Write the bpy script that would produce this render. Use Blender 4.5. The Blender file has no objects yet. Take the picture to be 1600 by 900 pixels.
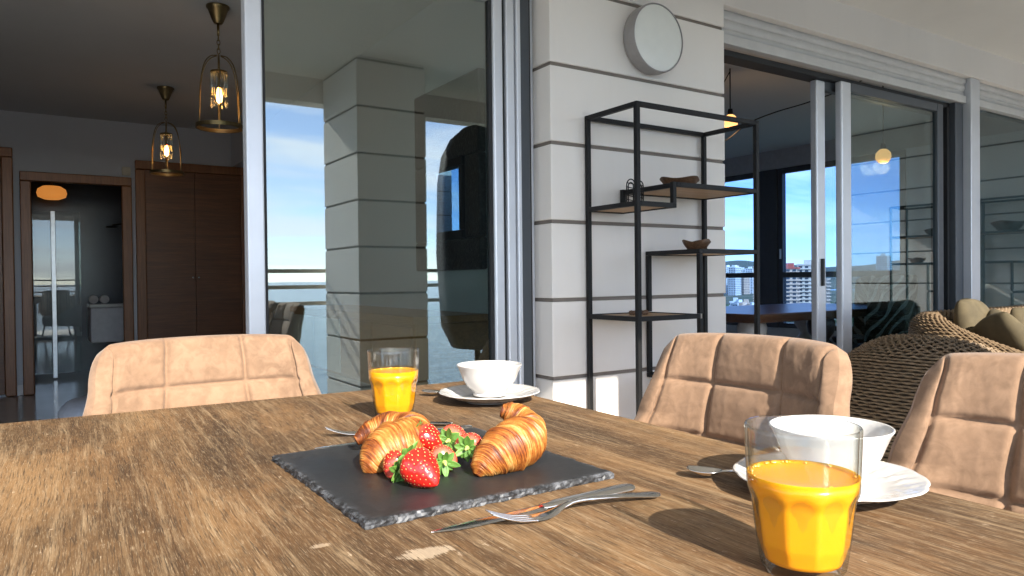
import bpy, bmesh, math, random
import numpy as np
from mathutils import Matrix, Vector, noise as mnoise
random.seed(7)
R = math.radians
sc = bpy.context.scene
COL = sc.collection

# ------------------------------------------------------------------ camera
H = 0.99
YAW, PIT, ROL = 0.991817, -0.012239, -0.0108895
fw = Vector((math.cos(YAW)*math.cos(PIT), math.sin(YAW)*math.cos(PIT), math.sin(PIT)))
rt = Vector((math.sin(YAW), -math.cos(YAW), 0)); up = rt.cross(fw)
rt2 = math.cos(ROL)*rt + math.sin(ROL)*up; up2 = rt2.cross(fw)
cam_d = bpy.data.cameras.new('camera'); cam = bpy.data.objects.new('camera', cam_d); COL.objects.link(cam)
m = Matrix((rt2, up2, -fw)).transposed().to_4x4(); m.translation = Vector((0, 0, H)); cam.matrix_world = m
cam_d.sensor_width = 36; cam_d.lens = 1137.1/1600*36; cam_d.clip_start = 0.02; cam_d.clip_end = 60000
sc.camera = cam

# ------------------------------------------------------------------ sky and sun
SUN_EL = R(30.8); SUN_TO = Vector((-0.12, -0.993, 0)).normalized()
world = bpy.data.worlds.new('World'); sc.world = world; world.use_nodes = True
wn, wl = world.node_tree.nodes, world.node_tree.links
wn.clear()
wo = wn.new('ShaderNodeOutputWorld'); bg = wn.new('ShaderNodeBackground'); bg.inputs[1].default_value = 0.15
sky = wn.new('ShaderNodeTexSky'); sky.sky_type = 'NISHITA'; sky.sun_disc = False
sky.sun_elevation = SUN_EL; sky.sun_rotation = math.atan2(SUN_TO.x, SUN_TO.y)
sky.altitude = 40; sky.air_density = 0.6; sky.dust_density = 0.1; sky.ozone_density = 2.0
hs = wn.new('ShaderNodeHueSaturation'); hs.inputs['Saturation'].default_value = 0.9
wl.new(sky.outputs[0], hs.inputs['Color'])
tc = wn.new('ShaderNodeTexCoord'); sp = wn.new('ShaderNodeSeparateXYZ'); wl.new(tc.outputs['Generated'], sp.inputs[0])
def wmath(op, a, b):
    n = wn.new('ShaderNodeMath'); n.operation = op
    for i, v in enumerate((a, b)):
        if hasattr(v, 'links') or hasattr(v, 'is_linked'): wl.new(v, n.inputs[i])
        else: n.inputs[i].default_value = v
    return n.outputs[0]
zz = wmath('ADD', wmath('MAXIMUM', sp.outputs[2], 0.0), 0.10)
cx_ = wmath('DIVIDE', sp.outputs[0], zz); cy_ = wmath('DIVIDE', sp.outputs[1], zz)
cb = wn.new('ShaderNodeCombineXYZ'); wl.new(cx_, cb.inputs[0]); wl.new(cy_, cb.inputs[1])
mp = wn.new('ShaderNodeMapping'); mp.inputs['Scale'].default_value = (0.55, 0.95, 1); mp.inputs['Location'].default_value = (3.1, 1.7, 0)
wl.new(cb.outputs[0], mp.inputs[0])
cn = wn.new('ShaderNodeTexNoise'); cn.inputs['Scale'].default_value = 1.0; cn.inputs['Detail'].default_value = 9; cn.inputs['Roughness'].default_value = 0.6
cn.inputs['Distortion'].default_value = 0.4
wl.new(mp.outputs[0], cn.inputs['Vector'])
cr = wn.new('ShaderNodeValToRGB'); cr.color_ramp.elements[0].position = 0.42; cr.color_ramp.elements[1].position = 0.62
wl.new(cn.outputs['Fac'], cr.inputs[0])
cf = wmath('MULTIPLY', cr.outputs[0], 0.75)
mx = wn.new('ShaderNodeMixRGB'); mx.inputs[2].default_value = (7.5, 7.7, 8.0, 1)
wl.new(cf, mx.inputs[0]); wl.new(hs.outputs[0], mx.inputs[1]); wl.new(mx.outputs[0], bg.inputs[0]); wl.new(bg.outputs[0], wo.inputs[0])

sd = bpy.data.lights.new('sun', 'SUN'); sd.energy = 3.7; sd.angle = R(0.53); sd.color = (1.0, 0.925, 0.81)
sun = bpy.data.objects.new('sun', sd); COL.objects.link(sun); sun.location = (-3, -20, 15)
to_sun = Vector((SUN_TO.x*math.cos(SUN_EL), SUN_TO.y*math.cos(SUN_EL), math.sin(SUN_EL)))
sun.rotation_euler = to_sun.to_track_quat('Z', 'Y').to_euler()
vs = sc.view_settings; vs.view_transform = 'Standard'; vs.look = 'None'; vs.exposure = 1.75; vs.gamma = 1.0; vs.use_curve_mapping = False
sc.cycles.max_bounces = 14; sc.cycles.transparent_max_bounces = 24; sc.cycles.transmission_bounces = 12
sc.cycles.glossy_bounces = 6; sc.cycles.diffuse_bounces = 5; sc.cycles.caustics_refractive = False; sc.cycles.caustics_reflective = False
sc.cycles.use_denoising = True

# ------------------------------------------------------------------ helpers
class MB:
    def __init__(s): s.v = []; s.f = []; s.att = None
    def add(s, vs, fs):
        o = len(s.v); s.v += [tuple(p) for p in vs]; s.f += [tuple(i+o for i in f) for f in fs]; return s
    def box(s, x0, y0, z0, x1, y1, z1):
        return s.add([(x0,y0,z0),(x1,y0,z0),(x1,y1,z0),(x0,y1,z0),(x0,y0,z1),(x1,y0,z1),(x1,y1,z1),(x0,y1,z1)],
                     [(0,3,2,1),(4,5,6,7),(0,1,5,4),(1,2,6,5),(2,3,7,6),(3,0,4,7)])
    def tube(s, path, r, n=10, closed=False, caps=True, flat=None):
        P = [Vector(p) for p in path]; N = len(P)
        rr = r if isinstance(r, (list, tuple)) else [r]*N
        T = []
        for i in range(N):
            a = P[(i-1) % N] if (closed or i) else P[0]; b = P[(i+1) % N] if (closed or i < N-1) else P[-1]
            t = (b-a); T.append(t.normalized() if t.length > 1e-9 else Vector((0,0,1)))
        ref = Vector((0,0,1)) if abs(T[0].z) < .9 else Vector((1,0,0))
        u = T[0].cross(ref).normalized(); vs = []
        for i in range(N):
            u = (u - T[i]*u.dot(T[i])); u = u.normalized() if u.length > 1e-6 else T[i].orthogonal().normalized()
            w = T[i].cross(u)
            for k in range(n):
                a = 2*math.pi*k/n
                vs.append(P[i] + u*math.cos(a)*rr[i] + w*math.sin(a)*rr[i]*(flat or 1))
        fs = []
        for i in range(N if closed else N-1):
            for k in range(n):
                j = (i+1) % N
                fs.append((i*n+k, i*n+(k+1) % n, j*n+(k+1) % n, j*n+k))
        if caps and not closed:
            fs.append(tuple(reversed(range(n)))); fs.append(tuple((N-1)*n+k for k in range(n)))
        return s.add(vs, fs)
    def lathe(s, prof, n=48, c=(0,0,0), mod=None):
        vs = []; fs = []
        for r, z in prof:
            for k in range(n):
                a = 2*math.pi*k/n; q = r*(mod(a, r, z) if mod else 1)
                vs.append((c[0]+q*math.cos(a), c[1]+q*math.sin(a), c[2]+z))
        for i in range(len(prof)-1):
            for k in range(n): fs.append((i*n+k, i*n+(k+1) % n, (i+1)*n+(k+1) % n, (i+1)*n+k))
        return s.add(vs, fs)
    def grid(s, fn, nu, nv, wu=False, wv=False):
        vs = [fn(i/(nu if wu else nu-1), j/(nv if wv else nv-1)) for i in range(nu) for j in range(nv)]
        fs = []
        for i in range(nu if wu else nu-1):
            for j in range(nv if wv else nv-1):
                a, b = i, (i+1) % nu; c, d = j, (j+1) % nv
                fs.append((a*nv+c, b*nv+c, b*nv+d, a*nv+d))
        return s.add(vs, fs)
    def build(s, name, mat, parent=None, smooth=False, bevel=0, world=False, seg=2, merge=False):
        me = bpy.data.meshes.new(name); v = s.v
        if world and parent is not None:
            iv = Matrix.Rotation(-parent.rotation_euler.z, 4, 'Z') @ Matrix.Translation(-parent.location)
            v = [iv @ Vector(p) for p in v]
        me.from_pydata([tuple(p) for p in v], [], s.f); me.update()
        bm = bmesh.new(); bm.from_mesh(me)
        if merge: bmesh.ops.remove_doubles(bm, verts=bm.verts, dist=1e-5)
        bmesh.ops.recalc_face_normals(bm, faces=bm.faces); bm.to_mesh(me); bm.free()
        if s.att is not None and len(s.att) == len(me.vertices):
            at = me.attributes.new('tone', 'FLOAT', 'POINT'); at.data.foreach_set('value', s.att)
        me.materials.append(mat)
        if smooth:
            me.polygons.foreach_set('use_smooth', [True]*len(me.polygons))
            if smooth is not True: me.set_sharp_from_angle(angle=R(smooth))
        o = bpy.data.objects.new(name, me); COL.objects.link(o)
        if parent is not None: o.parent = parent
        if bevel:
            b = o.modifiers.new('bevel', 'BEVEL'); b.width = bevel; b.segments = seg; b.limit_method = 'ANGLE'; b.angle_limit = R(40)
        return o
def tag(o, label, cat, group=None):
    o['label'] = label; o['category'] = cat
    if group: o['group'] = group
    return o
def thing(name, label, cat, loc=(0,0,0), rz=0, group=None):
    o = bpy.data.objects.new(name, None); COL.objects.link(o); o.location = loc; o.rotation_euler = (0,0,rz); o.empty_display_size = .05
    return tag(o, label, cat, group)
def struct(o): o['kind'] = 'structure'; return o
def stuff(o): o['kind'] = 'stuff'; return o
def copy_tree(o, parent=None):
    c = o.copy(); COL.objects.link(c); c.parent = parent
    for ch in list(o.children): copy_tree(ch, c)
    return c
def bx(name, mat, parent, x0,y0,z0,x1,y1,z1, bevel=.002, world=False):
    return MB().box(x0,y0,z0,x1,y1,z1).build(name, mat, parent, bevel=bevel, world=world)
def spline(pts, n):
    P = [Vector(p) for p in pts]; P = [2*P[0]-P[1]] + P + [2*P[-1]-P[-2]]; out = []
    S = len(P)-3
    for i in range(n):
        t = i/(n-1)*S; k = min(int(t), S-1); t -= k; a, b, c, d = P[k:k+4]
        out.append(.5*((2*b) + (c-a)*t + (2*a-5*b+4*c-d)*t*t + (3*b-a-3*c+d)*t**3))
    return out

# ------------------------------------------------------------------ materials
class NT:
    def __init__(s, name):
        s.m = bpy.data.materials.new(name); s.m.use_nodes = True; s.n = s.m.node_tree.nodes; s.l = s.m.node_tree.links
        s.b = s.n['Principled BSDF']; s.out = s.n['Material Output']; s._tc = None
    def tc(s, out='Object'):
        if s._tc is None: s._tc = s.n.new('ShaderNodeTexCoord')
        return s._tc.outputs[out]
    def node(s, t, **k):
        n = s.n.new(t)
        for a, b in k.items(): setattr(n, a, b)
        return n
    def put(s, sock, v):
        if isinstance(v, bpy.types.NodeSocket): s.l.new(v, sock)
        elif isinstance(v, tuple) and len(v) == 3 and sock.type == 'RGBA': sock.default_value = (*v, 1)
        else: sock.default_value = v
    def noise(s, scale=(1,1,1), detail=4, rough=.55, dist=0, coord=None, loc=(0,0,0), rot=(0,0,0)):
        mp = s.node('ShaderNodeMapping'); mp.inputs['Scale'].default_value = scale if isinstance(scale, tuple) else (scale,)*3
        mp.inputs['Location'].default_value = loc; mp.inputs['Rotation'].default_value = rot
        s.l.new(coord or s.tc(), mp.inputs[0])
        n = s.node('ShaderNodeTexNoise'); n.inputs['Scale'].default_value = 1; n.inputs['Detail'].default_value = detail
        n.inputs['Roughness'].default_value = rough; n.inputs['Distortion'].default_value = dist
        s.l.new(mp.outputs[0], n.inputs['Vector']); return n.outputs['Fac']
    def ramp(s, fac, stops, interp='LINEAR'):
        r = s.node('ShaderNodeValToRGB'); e = r.color_ramp.elements; r.color_ramp.interpolation = interp
        while len(e) < len(stops): e.new(.5)
        for i, (p, c) in enumerate(stops): e[i].position = p; e[i].color = (*c, 1) if isinstance(c, tuple) else (c, c, c, 1)
        s.l.new(fac, r.inputs[0]); return r.outputs[0]
    def mix(s, fac, a, b, mode='MIX'):
        x = s.node('ShaderNodeMixRGB', blend_type=mode)
        s.put(x.inputs[0], fac); s.put(x.inputs[1], a); s.put(x.inputs[2], b); return x.outputs[0]
    def math(s, op, a, b=0.0, clamp=False):
        x = s.node('ShaderNodeMath', operation=op, use_clamp=clamp); s.put(x.inputs[0], a); s.put(x.inputs[1], b); return x.outputs[0]
    def bump(s, h, strength=.3, dist=.002, prev=None):
        b = s.node('ShaderNodeBump'); b.inputs['Strength'].default_value = strength; b.inputs['Distance'].default_value = dist
        s.l.new(h, b.inputs['Height'])
        if prev: s.l.new(prev, b.inputs['Normal'])
        return b.outputs[0]
    def set(s, **k):
        nm = dict(color='Base Color', rough='Roughness', metal='Metallic', normal='Normal', trans='Transmission Weight', ior='IOR', sss='Subsurface Weight',
                  sssr='Subsurface Radius', ssss='Subsurface Scale', coat='Coat Weight', coatr='Coat Roughness', spec='Specular IOR Level', emit='Emission Color', emits='Emission Strength', sheen='Sheen Weight', alpha='Alpha')
        for a, v in k.items(): s.put(s.b.inputs[nm[a]], v)
        return s.m
def simple(name, c, rough=.5, metal=0, var=.08, scale=20, bump=.0, bscale=200, bdist=.001, **k):
    t = NT(name); f = t.noise(scale, 5)
    col = t.mix(t.ramp(f, [(.3, 0.0), (.7, 1.0)]), tuple(x*(1-var) for x in c), tuple(min(1, x*(1+var)) for x in c))
    t.set(color=col, rough=rough, metal=metal, **k)
    if bump: t.set(normal=t.bump(t.noise(bscale, 3), bump, bdist))
    return t.m
def M_plaster(name, c):
    t = NT(name); big = t.noise((1.3, 1.3, .5), 5, .6); st = t.noise((9, 9, 1.2), 4, .6)
    col = t.mix(t.ramp(big, [(.3, 0.), (.75, 1.)]), tuple(x*.93 for x in c), c)
    col = t.mix(t.math('MULTIPLY', t.ramp(st, [(.55, 0.), (.8, 1.)]), .12), col, tuple(x*.72 for x in c))
    return t.set(color=col, rough=.85, spec=.25, normal=t.bump(t.noise(420, 3), .35, .0012, t.bump(t.noise(60, 3), .15, .002)))
def M_wood(name, dark, mid, light, axis='y', fine=230, rough=.5, scale=1., bump=.3):
    ax = dict(x=0, y=1, z=2)[axis]
    def S(across, along):
        v = [across*scale]*3; v[ax] = along*scale; return tuple(v)
    t = NT(name); a = t.noise(S(9, .8), 6, .6, .6); b = t.noise(S(60, 2.5), 5, .6, .3); c = t.noise(S(fine, 7), 4, .6)
    col = t.mix(t.ramp(a, [(.3, 0.), (.7, 1.)]), dark, mid)
    col = t.mix(t.math('MULTIPLY', t.ramp(b, [(.4, 0.), (.75, 1.)]), .55), col, light)
    col = t.mix(t.math('MULTIPLY', t.ramp(c, [(.35, 1.), (.55, 0.)]), .45), col, tuple(x*.6 for x in dark))
    return t.set(color=col, rough=rough, normal=t.bump(c, bump, .0008))
def M_table():
    t = NT('weathered_mango_wood')
    w = t.noise((2.2, 1.1, 1), 3, .5, coord=t.tc(), loc=(3, 1, 0))
    # bend the grain a little
    sep = t.node('ShaderNodeSeparateXYZ'); t.l.new(t.tc(), sep.inputs[0])
    xx = t.math('ADD', sep.outputs[0], t.math('MULTIPLY', w, .055)); cb = t.node('ShaderNodeCombineXYZ')
    t.l.new(xx, cb.inputs[0]); t.l.new(sep.outputs[1], cb.inputs[1]); co = cb.outputs[0]
    bands = t.noise((14, 1.1, 1), 5, .6, .5, co)
    streak = t.noise((110, 5, 1), 6, .7, .3, co, (7, 2, 0))
    fine = t.noise((620, 19, 1), 5, .7, .3, co, (1, 5, 0))
    fib = t.noise((1000, 52, 1), 4, .7, .5, co, (2, 9, 0))
    blot = t.noise((5, 3.2, 1), 6, .65, .6, co, (11, 3, 0))
    col = t.ramp(bands, [(.32, (.052, .026, .011)), (.48, (.148, .079, .033)), (.68, (.255, .148, .066))])
    col = t.mix(t.math('MULTIPLY', t.ramp(blot, [(.44, 0.), (.60, 1.)]), .68), col, (.050, .027, .012))
    blot2 = t.noise((9, 4.5, 1), 5, .6, .8, co, (4, 13, 0))
    col = t.mix(t.math('MULTIPLY', t.ramp(blot2, [(.52, 0.), (.70, 1.)]), .40), col, (.22, .11, .042))
    col = t.mix(t.math('MULTIPLY', t.ramp(streak, [(.5, 0.), (.70, 1.)]), .7), col, (.35, .245, .14))
    col = t.mix(t.math('MULTIPLY', t.ramp(fine, [(.36, 1.), (.5, 0.)]), .8), col, (.028, .017, .009))
    col = t.mix(t.math('MULTIPLY', t.ramp(fib, [(.54, 0.), (.68, 1.)]), .6), col, (.43, .325, .205))
    # worn pale patches
    sep2 = t.node('ShaderNodeSeparateXYZ'); t.l.new(t.tc(), sep2.inputs[0])
    def spot(cx, cy, rx, ry, amt):
        a = t.math('POWER', t.math('DIVIDE', t.math('SUBTRACT', sep2.outputs[0], cx), rx), 2.0)
        b = t.math('POWER', t.math('DIVIDE', t.math('SUBTRACT', sep2.outputs[1], cy), ry), 2.0)
        d = t.math('SUBTRACT', 1.0, t.math('ADD', a, b), True)
        d = t.math('ADD', t.math('MULTIPLY', d, .75), t.math('ADD', t.math('MULTIPLY', t.math('SUBTRACT', fine, .5), 1.5), t.math('SUBTRACT', t.math('MULTIPLY', t.math('SUBTRACT', t.noise(90, 4, .6), .5), 1.6), .22)))
        return t.math('MULTIPLY', t.ramp(d, [(.12, 0.), (.35, 1.)]), amt)
    col = t.mix(spot(-.527, -.909, .034, .017, .45), col, (.62, .5, .36))
    col = t.mix(spot(-.596, -.844, .013, .007, .4), col, (.6, .47, .33))
    speck = t.noise((95, 70, 1), 2, .5, 0, None, (31, 7, 0))
    col = t.mix(t.math('MULTIPLY', t.ramp(speck, [(.79, 0.), (.82, 1.)]), .5), col, (.55, .46, .34))
    ro = t.ramp(fine, [(.3, .78), (.7, .55)])
    nb = t.bump(fine, .55, .0010, t.bump(streak, .4, .0015, t.bump(fib, .35, .0006)))
    return t.set(color=col, rough=ro, spec=.35, normal=nb)
def M_suede(name, c):
    t = NT(name); a = t.noise(9, 6, .65, .5); b = t.noise(38, 5, .65, .6); f = t.noise(900, 2)
    col = t.mix(t.ramp(a, [(.3, 0.), (.7, 1.)]), tuple(x*.70 for x in c), tuple(min(1, x*1.12) for x in c))
    col = t.mix(t.math('MULTIPLY', t.ramp(b, [(.42, 0.), (.62, 1.)]), .6), col, (c[0]*1.25, c[1]*1.28, c[2]*1.32))
    d = t.noise(17, 6, .7, .9, None, (5, 5, 5))
    col = t.mix(t.math('MULTIPLY', t.ramp(d, [(.55, 0.), (.75, 1.)]), .45), col, tuple(x*.6 for x in c))
    return t.set(color=col, rough=.82, spec=.2, sheen=.15, normal=t.bump(f, .25, .0006, t.bump(b, .2, .002)))
def M_stripes():
    t = NT('striped_tweed'); sep = t.node('ShaderNodeSeparateXYZ'); t.l.new(t.tc(), sep.inputs[0])
    n = t.noise((1.2, 42, 1.2), 2, .5); f = t.noise((300, 300, 300), 2)
    col = t.ramp(n, [(.36, (.09, .06, .04)), (.42, (.30, .21, .14)), (.5, (.15, .10, .07)), (.54, (.72, .62, .50)), (.60, (.24, .17, .12)), (.66, (.60, .50, .38))])
    return t.set(color=col, rough=.9, spec=.15, normal=t.bump(f, .4, .001))
def M_glass_pane(name, tint, refl):
    t = NT(name); t.n.remove(t.b)
    tr = t.node('ShaderNodeBsdfTransparent'); tr.inputs[0].default_value = (*tint, 1)
    gl = t.node('ShaderNodeBsdfGlossy'); gl.inputs['Roughness'].default_value = 0.0; gl.inputs[0].default_value = (.92, .97, 1, 1)
    lw = t.node('ShaderNodeLayerWeight'); lw.inputs[0].default_value = .5
    fr = t.math('ADD', t.math('MULTIPLY', t.math('POWER', lw.outputs['Facing'], 5.0), .9), .035)
    mx = t.node('ShaderNodeMixShader'); fac = t.math('ADD', fr, refl, True)
    t.l.new(fac, mx.inputs[0]); t.l.new(tr.outputs[0], mx.inputs[1]); t.l.new(gl.outputs[0], mx.inputs[2]); t.l.new(mx.outputs[0], t.out.inputs[0])
    return t.m
def M_tumbler():
    t = NT('clear_tumbler_glass'); t.n.remove(t.b)
    lw = t.node('ShaderNodeLayerWeight'); lw.inputs[0].default_value = .5; fc = lw.outputs['Facing']
    tr = t.node('ShaderNodeBsdfTransparent'); t.l.new(t.ramp(fc, [(.0, (.985, .99, .985)), (.55, (.96, .97, .96)), (.85, (.66, .69, .66)), (1., (.35, .38, .36))]), tr.inputs[0])
    gl = t.node('ShaderNodeBsdfGlossy'); gl.inputs['Roughness'].default_value = .01
    mx = t.node('ShaderNodeMixShader'); t.l.new(t.math('ADD', t.math('MULTIPLY', t.math('POWER', fc, 4.0), .85), .05, True), mx.inputs[0])
    t.l.new(tr.outputs[0], mx.inputs[1]); t.l.new(gl.outputs[0], mx.inputs[2]); t.l.new(mx.outputs[0], t.out.inputs[0]); return t.m
def M_emit(name, c, s):
    t = NT(name); return t.set(color=c, emit=c, emits=s, rough=.4)

WHITE = M_plaster('white_plaster', (.83, .785, .735))
GROOVE = simple('groove_mortar', (.20, .17, .145), .9)
CEIL = M_plaster('ceiling_paint', (.78, .76, .72))
INWALL = M_plaster('interior_wall_paint', (.60, .635, .69))
INCEIL = M_plaster('interior_ceiling_paint', (.50, .515, .53))
ALU = simple('light_aluminium', (.62, .64, .68), .38, .35, .04, 8)
ALU_D = simple('grey_aluminium', (.075, .085, .098), .45, .2, .05, 8)
RUBBER = simple('black_rubber', (.015, .016, .018), .7)
SHUT = simple('shutter_aluminium', (.55, .545, .54), .5, .1, .05, 12)
PANE = M_glass_pane('sun_control_glass', (.66, .75, .72), .13)
PANE_R = M_glass_pane('grey_green_glass', (.66, .77, .78), .10)
PANE_WIN = M_glass_pane('tinted_window_glass', (.45, .585, .78), .0)
PANE_CLEAR = M_glass_pane('clear_glass', (.95, .97, .97), .0)
BLACK = simple('black_powder_coat', (.008, .008, .0085), .55, 0, .1, 30, spec=.25)
SHELFWOOD = M_wood('shelf_board_wood', (.33, .20, .10), (.44, .28, .15), (.55, .38, .22), 'x', 200, .55)
DARKWOOD = M_wood('dark_door_wood', (.085, .028, .009), (.165, .056, .017), (.235, .090, .030), 'x', 160, .42)
FRAMEWOOD = M_wood('door_frame_wood', (.16, .056, .017), (.25, .098, .032), (.33, .14, .050), 'z', 160, .4)
BOWLWOOD = M_wood('carved_bowl_wood', (.07, .035, .018), (.14, .075, .04), (.22, .13, .075), 'x', 120, .5, 2)
BRASS = simple('antique_brass', (.20, .145, .07), .35, .9, .2, 30)
STEEL = simple('polished_steel', (.72, .70, .68), .12, 1, .04, 40)
CERAMIC = simple('white_ceramic', (.57, .555, .535), .16, 0, .015, 12, coat=.4)
SUEDE = M_suede('tan_suede', (.232, .143, .088))
STRIPE = M_stripes()
TABLEWOOD = M_table()
TILE = simple('pale_terrace_tile', (.66, .625, .58), .45, 0, .08, 3)
INTILE = simple('polished_floor_tile', (.42, .40, .38), .12, 0, .06, 2)

# ================================================================== setting
ZC = 2.55
GZ = [.249+.326*k for k in range(8)]          # shadow-groove levels shared by all coursed walls
def coursed(name, label, cat, x0, x1, y0, y1, ztop, group=None):
    t = thing(name, label, cat, ((x0+x1)/2, (y0+y1)/2, 0), 0, group)
    i = .008
    bx('core', GROOVE, t, x0+i, y0+i, 0, x1-i, y1-i, ztop, 0, True)
    zs = [0.0] + GZ + [ztop+.008]
    for k in range(len(zs)-1):
        a, b = zs[k]+(.008 if k else 0), zs[k+1]-.008
        if b-a > .01 and a < ztop: bx('panel', WHITE, t, x0, y0, a, x1, y1, min(b, ztop), .0035, True)
    return t

# terrace and interior floors, ceilings
struct(bx('terrace_slab', GROOVE, None, -4, -.6, -.35, 7.9, 2.5, -.012, 0))
fl = bpy.data.objects.new('terrace_floor', None); COL.objects.link(fl); fl['kind'] = 'structure'
tile_me = None
for i in range(24):
    for j in range(7):
        x, y = -4+.49*i, -.58+.44*j
        if tile_me is None:
            o = bx('tile', TILE, fl, 0, 0, -.012, .486, .436, 0, .002); tile_me = o.data
        else:
            o = bpy.data.objects.new('tile', tile_me); COL.objects.link(o); o.parent = fl
        o.location = (x, y, 0)
struct(bx('interior_floor', INTILE, None, -4, 2.501, -.35, 7.9, 10.6, -.004, 0))
struct(bx('terrace_ceiling', CEIL, None, -4, -.60, ZC, 8.2, 2.49, ZC+.3, 0))
struct(bx('edge_beam', WHITE, None, -4, -.60, 2.36, 8.2, -.44, ZC+.002, .004))
struct(bx('interior_ceiling', INCEIL, None, -4, 2.64, 2.53, 1.93, 10.6, 2.85, 0))
struct(bx('sunroom_ceiling', INCEIL, None, 1.931, 2.64, 2.53, 8.2, 8.2, 2.85, 0))
# fascia above the right doors, lintel above the left doors
struct(bx('fascia_beam', WHITE, None, 2.842, 2.46, 2.345, 7.58, 2.64, ZC+.003, .003))
struct(bx('lintel', WHITE, None, -4, 2.47, 2.22, 1.78, 2.64, ZC+.003, .003))
# interior walls
struct(bx('wall_back', INWALL, None, -4, 7.85, -.004, -.158, 8.0, 2.53, 0))
struct(bx('wall_back', INWALL, None, -.110, 7.85, 2.0, .778, 8.0, 2.53, 0))
struct(bx('wall_back', INWALL, None, -.158, 7.85, -.004, -.110, 8.0, 2.53, 0))
struct(bx('wall_back', INWALL, None, .778, 7.85, -.004, 1.87, 8.0, 2.53, 0))
struct(bx('skirting_board', simple('white_skirting', (.7, .71, .73), .5), None, -.158, 7.835, 0, -.112, 7.848, .09, .002))
struct(bx('wall_side', INWALL, None, 1.87, 2.76, -.004, 1.93, 3.245, 2.53, 0))
struct(bx('wall_side', INWALL, None, 1.87, 3.76, -.004, 1.93, 8.0, 2.53, 0))
struct(bx('wall_side', INWALL, None, 1.87, 3.245, -.004, 1.93, 3.76, 1.22, 0))
struct(bx('wall_side', INWALL, None, 1.87, 3.245, 1.66, 1.93, 3.76, 2.53, 0))
struct(bx('wall_corner', INWALL, None, 1.70, 7.15, 2.17, 1.868, 7.848, 2.53, 0))
struct(bx('added_front_wall', WHITE, None, -4, 2.47, 0, -1.35, 2.64, 2.219, .003))  # unseen wall, added to narrow the opening and darken the left room
struct(bx('wall_left', INWALL, None, -4.1, 2.5, -.004, -3.95, 8.0, 2.53, 0))
for a_ in ((2.06, -.004, 3.6, 2.53), (5.3, -.004, 7.7, 2.53), (3.6, -.004, 5.3, 1.1), (3.6, 2.45, 5.3, 2.53)):
    struct(bx('sunroom_back_wall', INWALL, None, a_[0], 8.0, a_[1], a_[2], 8.15, a_[3], 0))
# the front pillar and the outer pillar
coursed('pillar', 'white plastered pillar with dark horizontal grooves behind the metal shelf', 'pillar', 1.782, 2.842, 2.4225, 2.76, ZC+.002)
coursed('pillar', 'white grooved outer pillar at the terrace edge, mirrored in the sliding glass', 'pillar', 1.871, 2.40, -.413, .278, ZC+.002)
coursed('end_wall', 'white grooved wall closing the right end of the terrace', 'wall', 7.58, 7.85, -.6, 2.52, ZC+.002)

# railing along the sea side
rail = thing('railing', 'beige metal railing along the terrace edge, mirrored in the sliding glass', 'railing', (2, -.53, 0))
RAILM = simple('beige_railing_paint', (.42, .37, .29), .45, .2)
for z in (1.073, .949, .821): bx('rail', RAILM, rail, -4, -.548, z-.018, 7.57, -.512, z+.012, .004, True)
bx('glass_panel', PANE_CLEAR, rail, -4, -.534, .08, 7.57, -.526, .78, 0, True)
for k in range(8): bx('post', RAILM, rail, -3.2+1.4*k, -.565, 0, -3.17+1.4*k, -.549, 1.05, .003, True)

# ------------------------------------------------------------------ left sliding door
d = thing('sliding_door', 'tall sliding glass door with pale aluminium stiles left of the pillar', 'door', (1.1, 2.54, 0))
bx('stile', ALU, d, .593, 2.515, .05, .650, 2.565, 2.19, .006, True)
bx('stile', ALU, d, 1.566, 2.515, .05, 1.612, 2.565, 2.19, .008, True)
bx('gasket', RUBBER, d, .650, 2.528, .05, .661, 2.552, 2.19, 0, True)
bx('gasket', RUBBER, d, 1.550, 2.528, .05, 1.566, 2.552, 2.19, 0, True)
bx('top_rail', ALU, d, .661, 2.515, 2.12, 1.550, 2.565, 2.19, .004, True)
bx('bottom_rail', ALU, d, .661, 2.515, .05, 1.550, 2.565, .12, .004, True)
bx('pane', PANE, d, .661, 2.537, .12, 1.550, 2.543, 2.12, 0, True)
f = thing('door_frame', 'grey aluminium door jamb with tracks between sliding glass and pillar', 'door frame', (1.7, 2.56, 0))
bx('gasket', RUBBER, f, 1.616, 2.53, .0, 1.626, 2.60, 2.21, 0, True)
bx('jamb', ALU, f, 1.626, 2.512, 0, 1.668, 2.66, 2.21, .006, True)
bx('track_lip', ALU, f, 1.670, 2.500, 0, 1.690, 2.66, 2.21, .004, True)
bx('jamb', ALU_D, f, 1.692, 2.520, 0, 1.748, 2.66, 2.21, .006, True)
bx('gasket', RUBBER, f, 1.749, 2.530, 0, 1.758, 2.66, 2.21, 0, True)
bx('jamb', ALU, f, 1.759, 2.545, 0, 1.7815, 2.66, 2.21, .003, True)
bx('sill_track', ALU_D, f, -1.348, 2.50, -.003, 1.625, 2.66, .045, .004, True)

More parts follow.
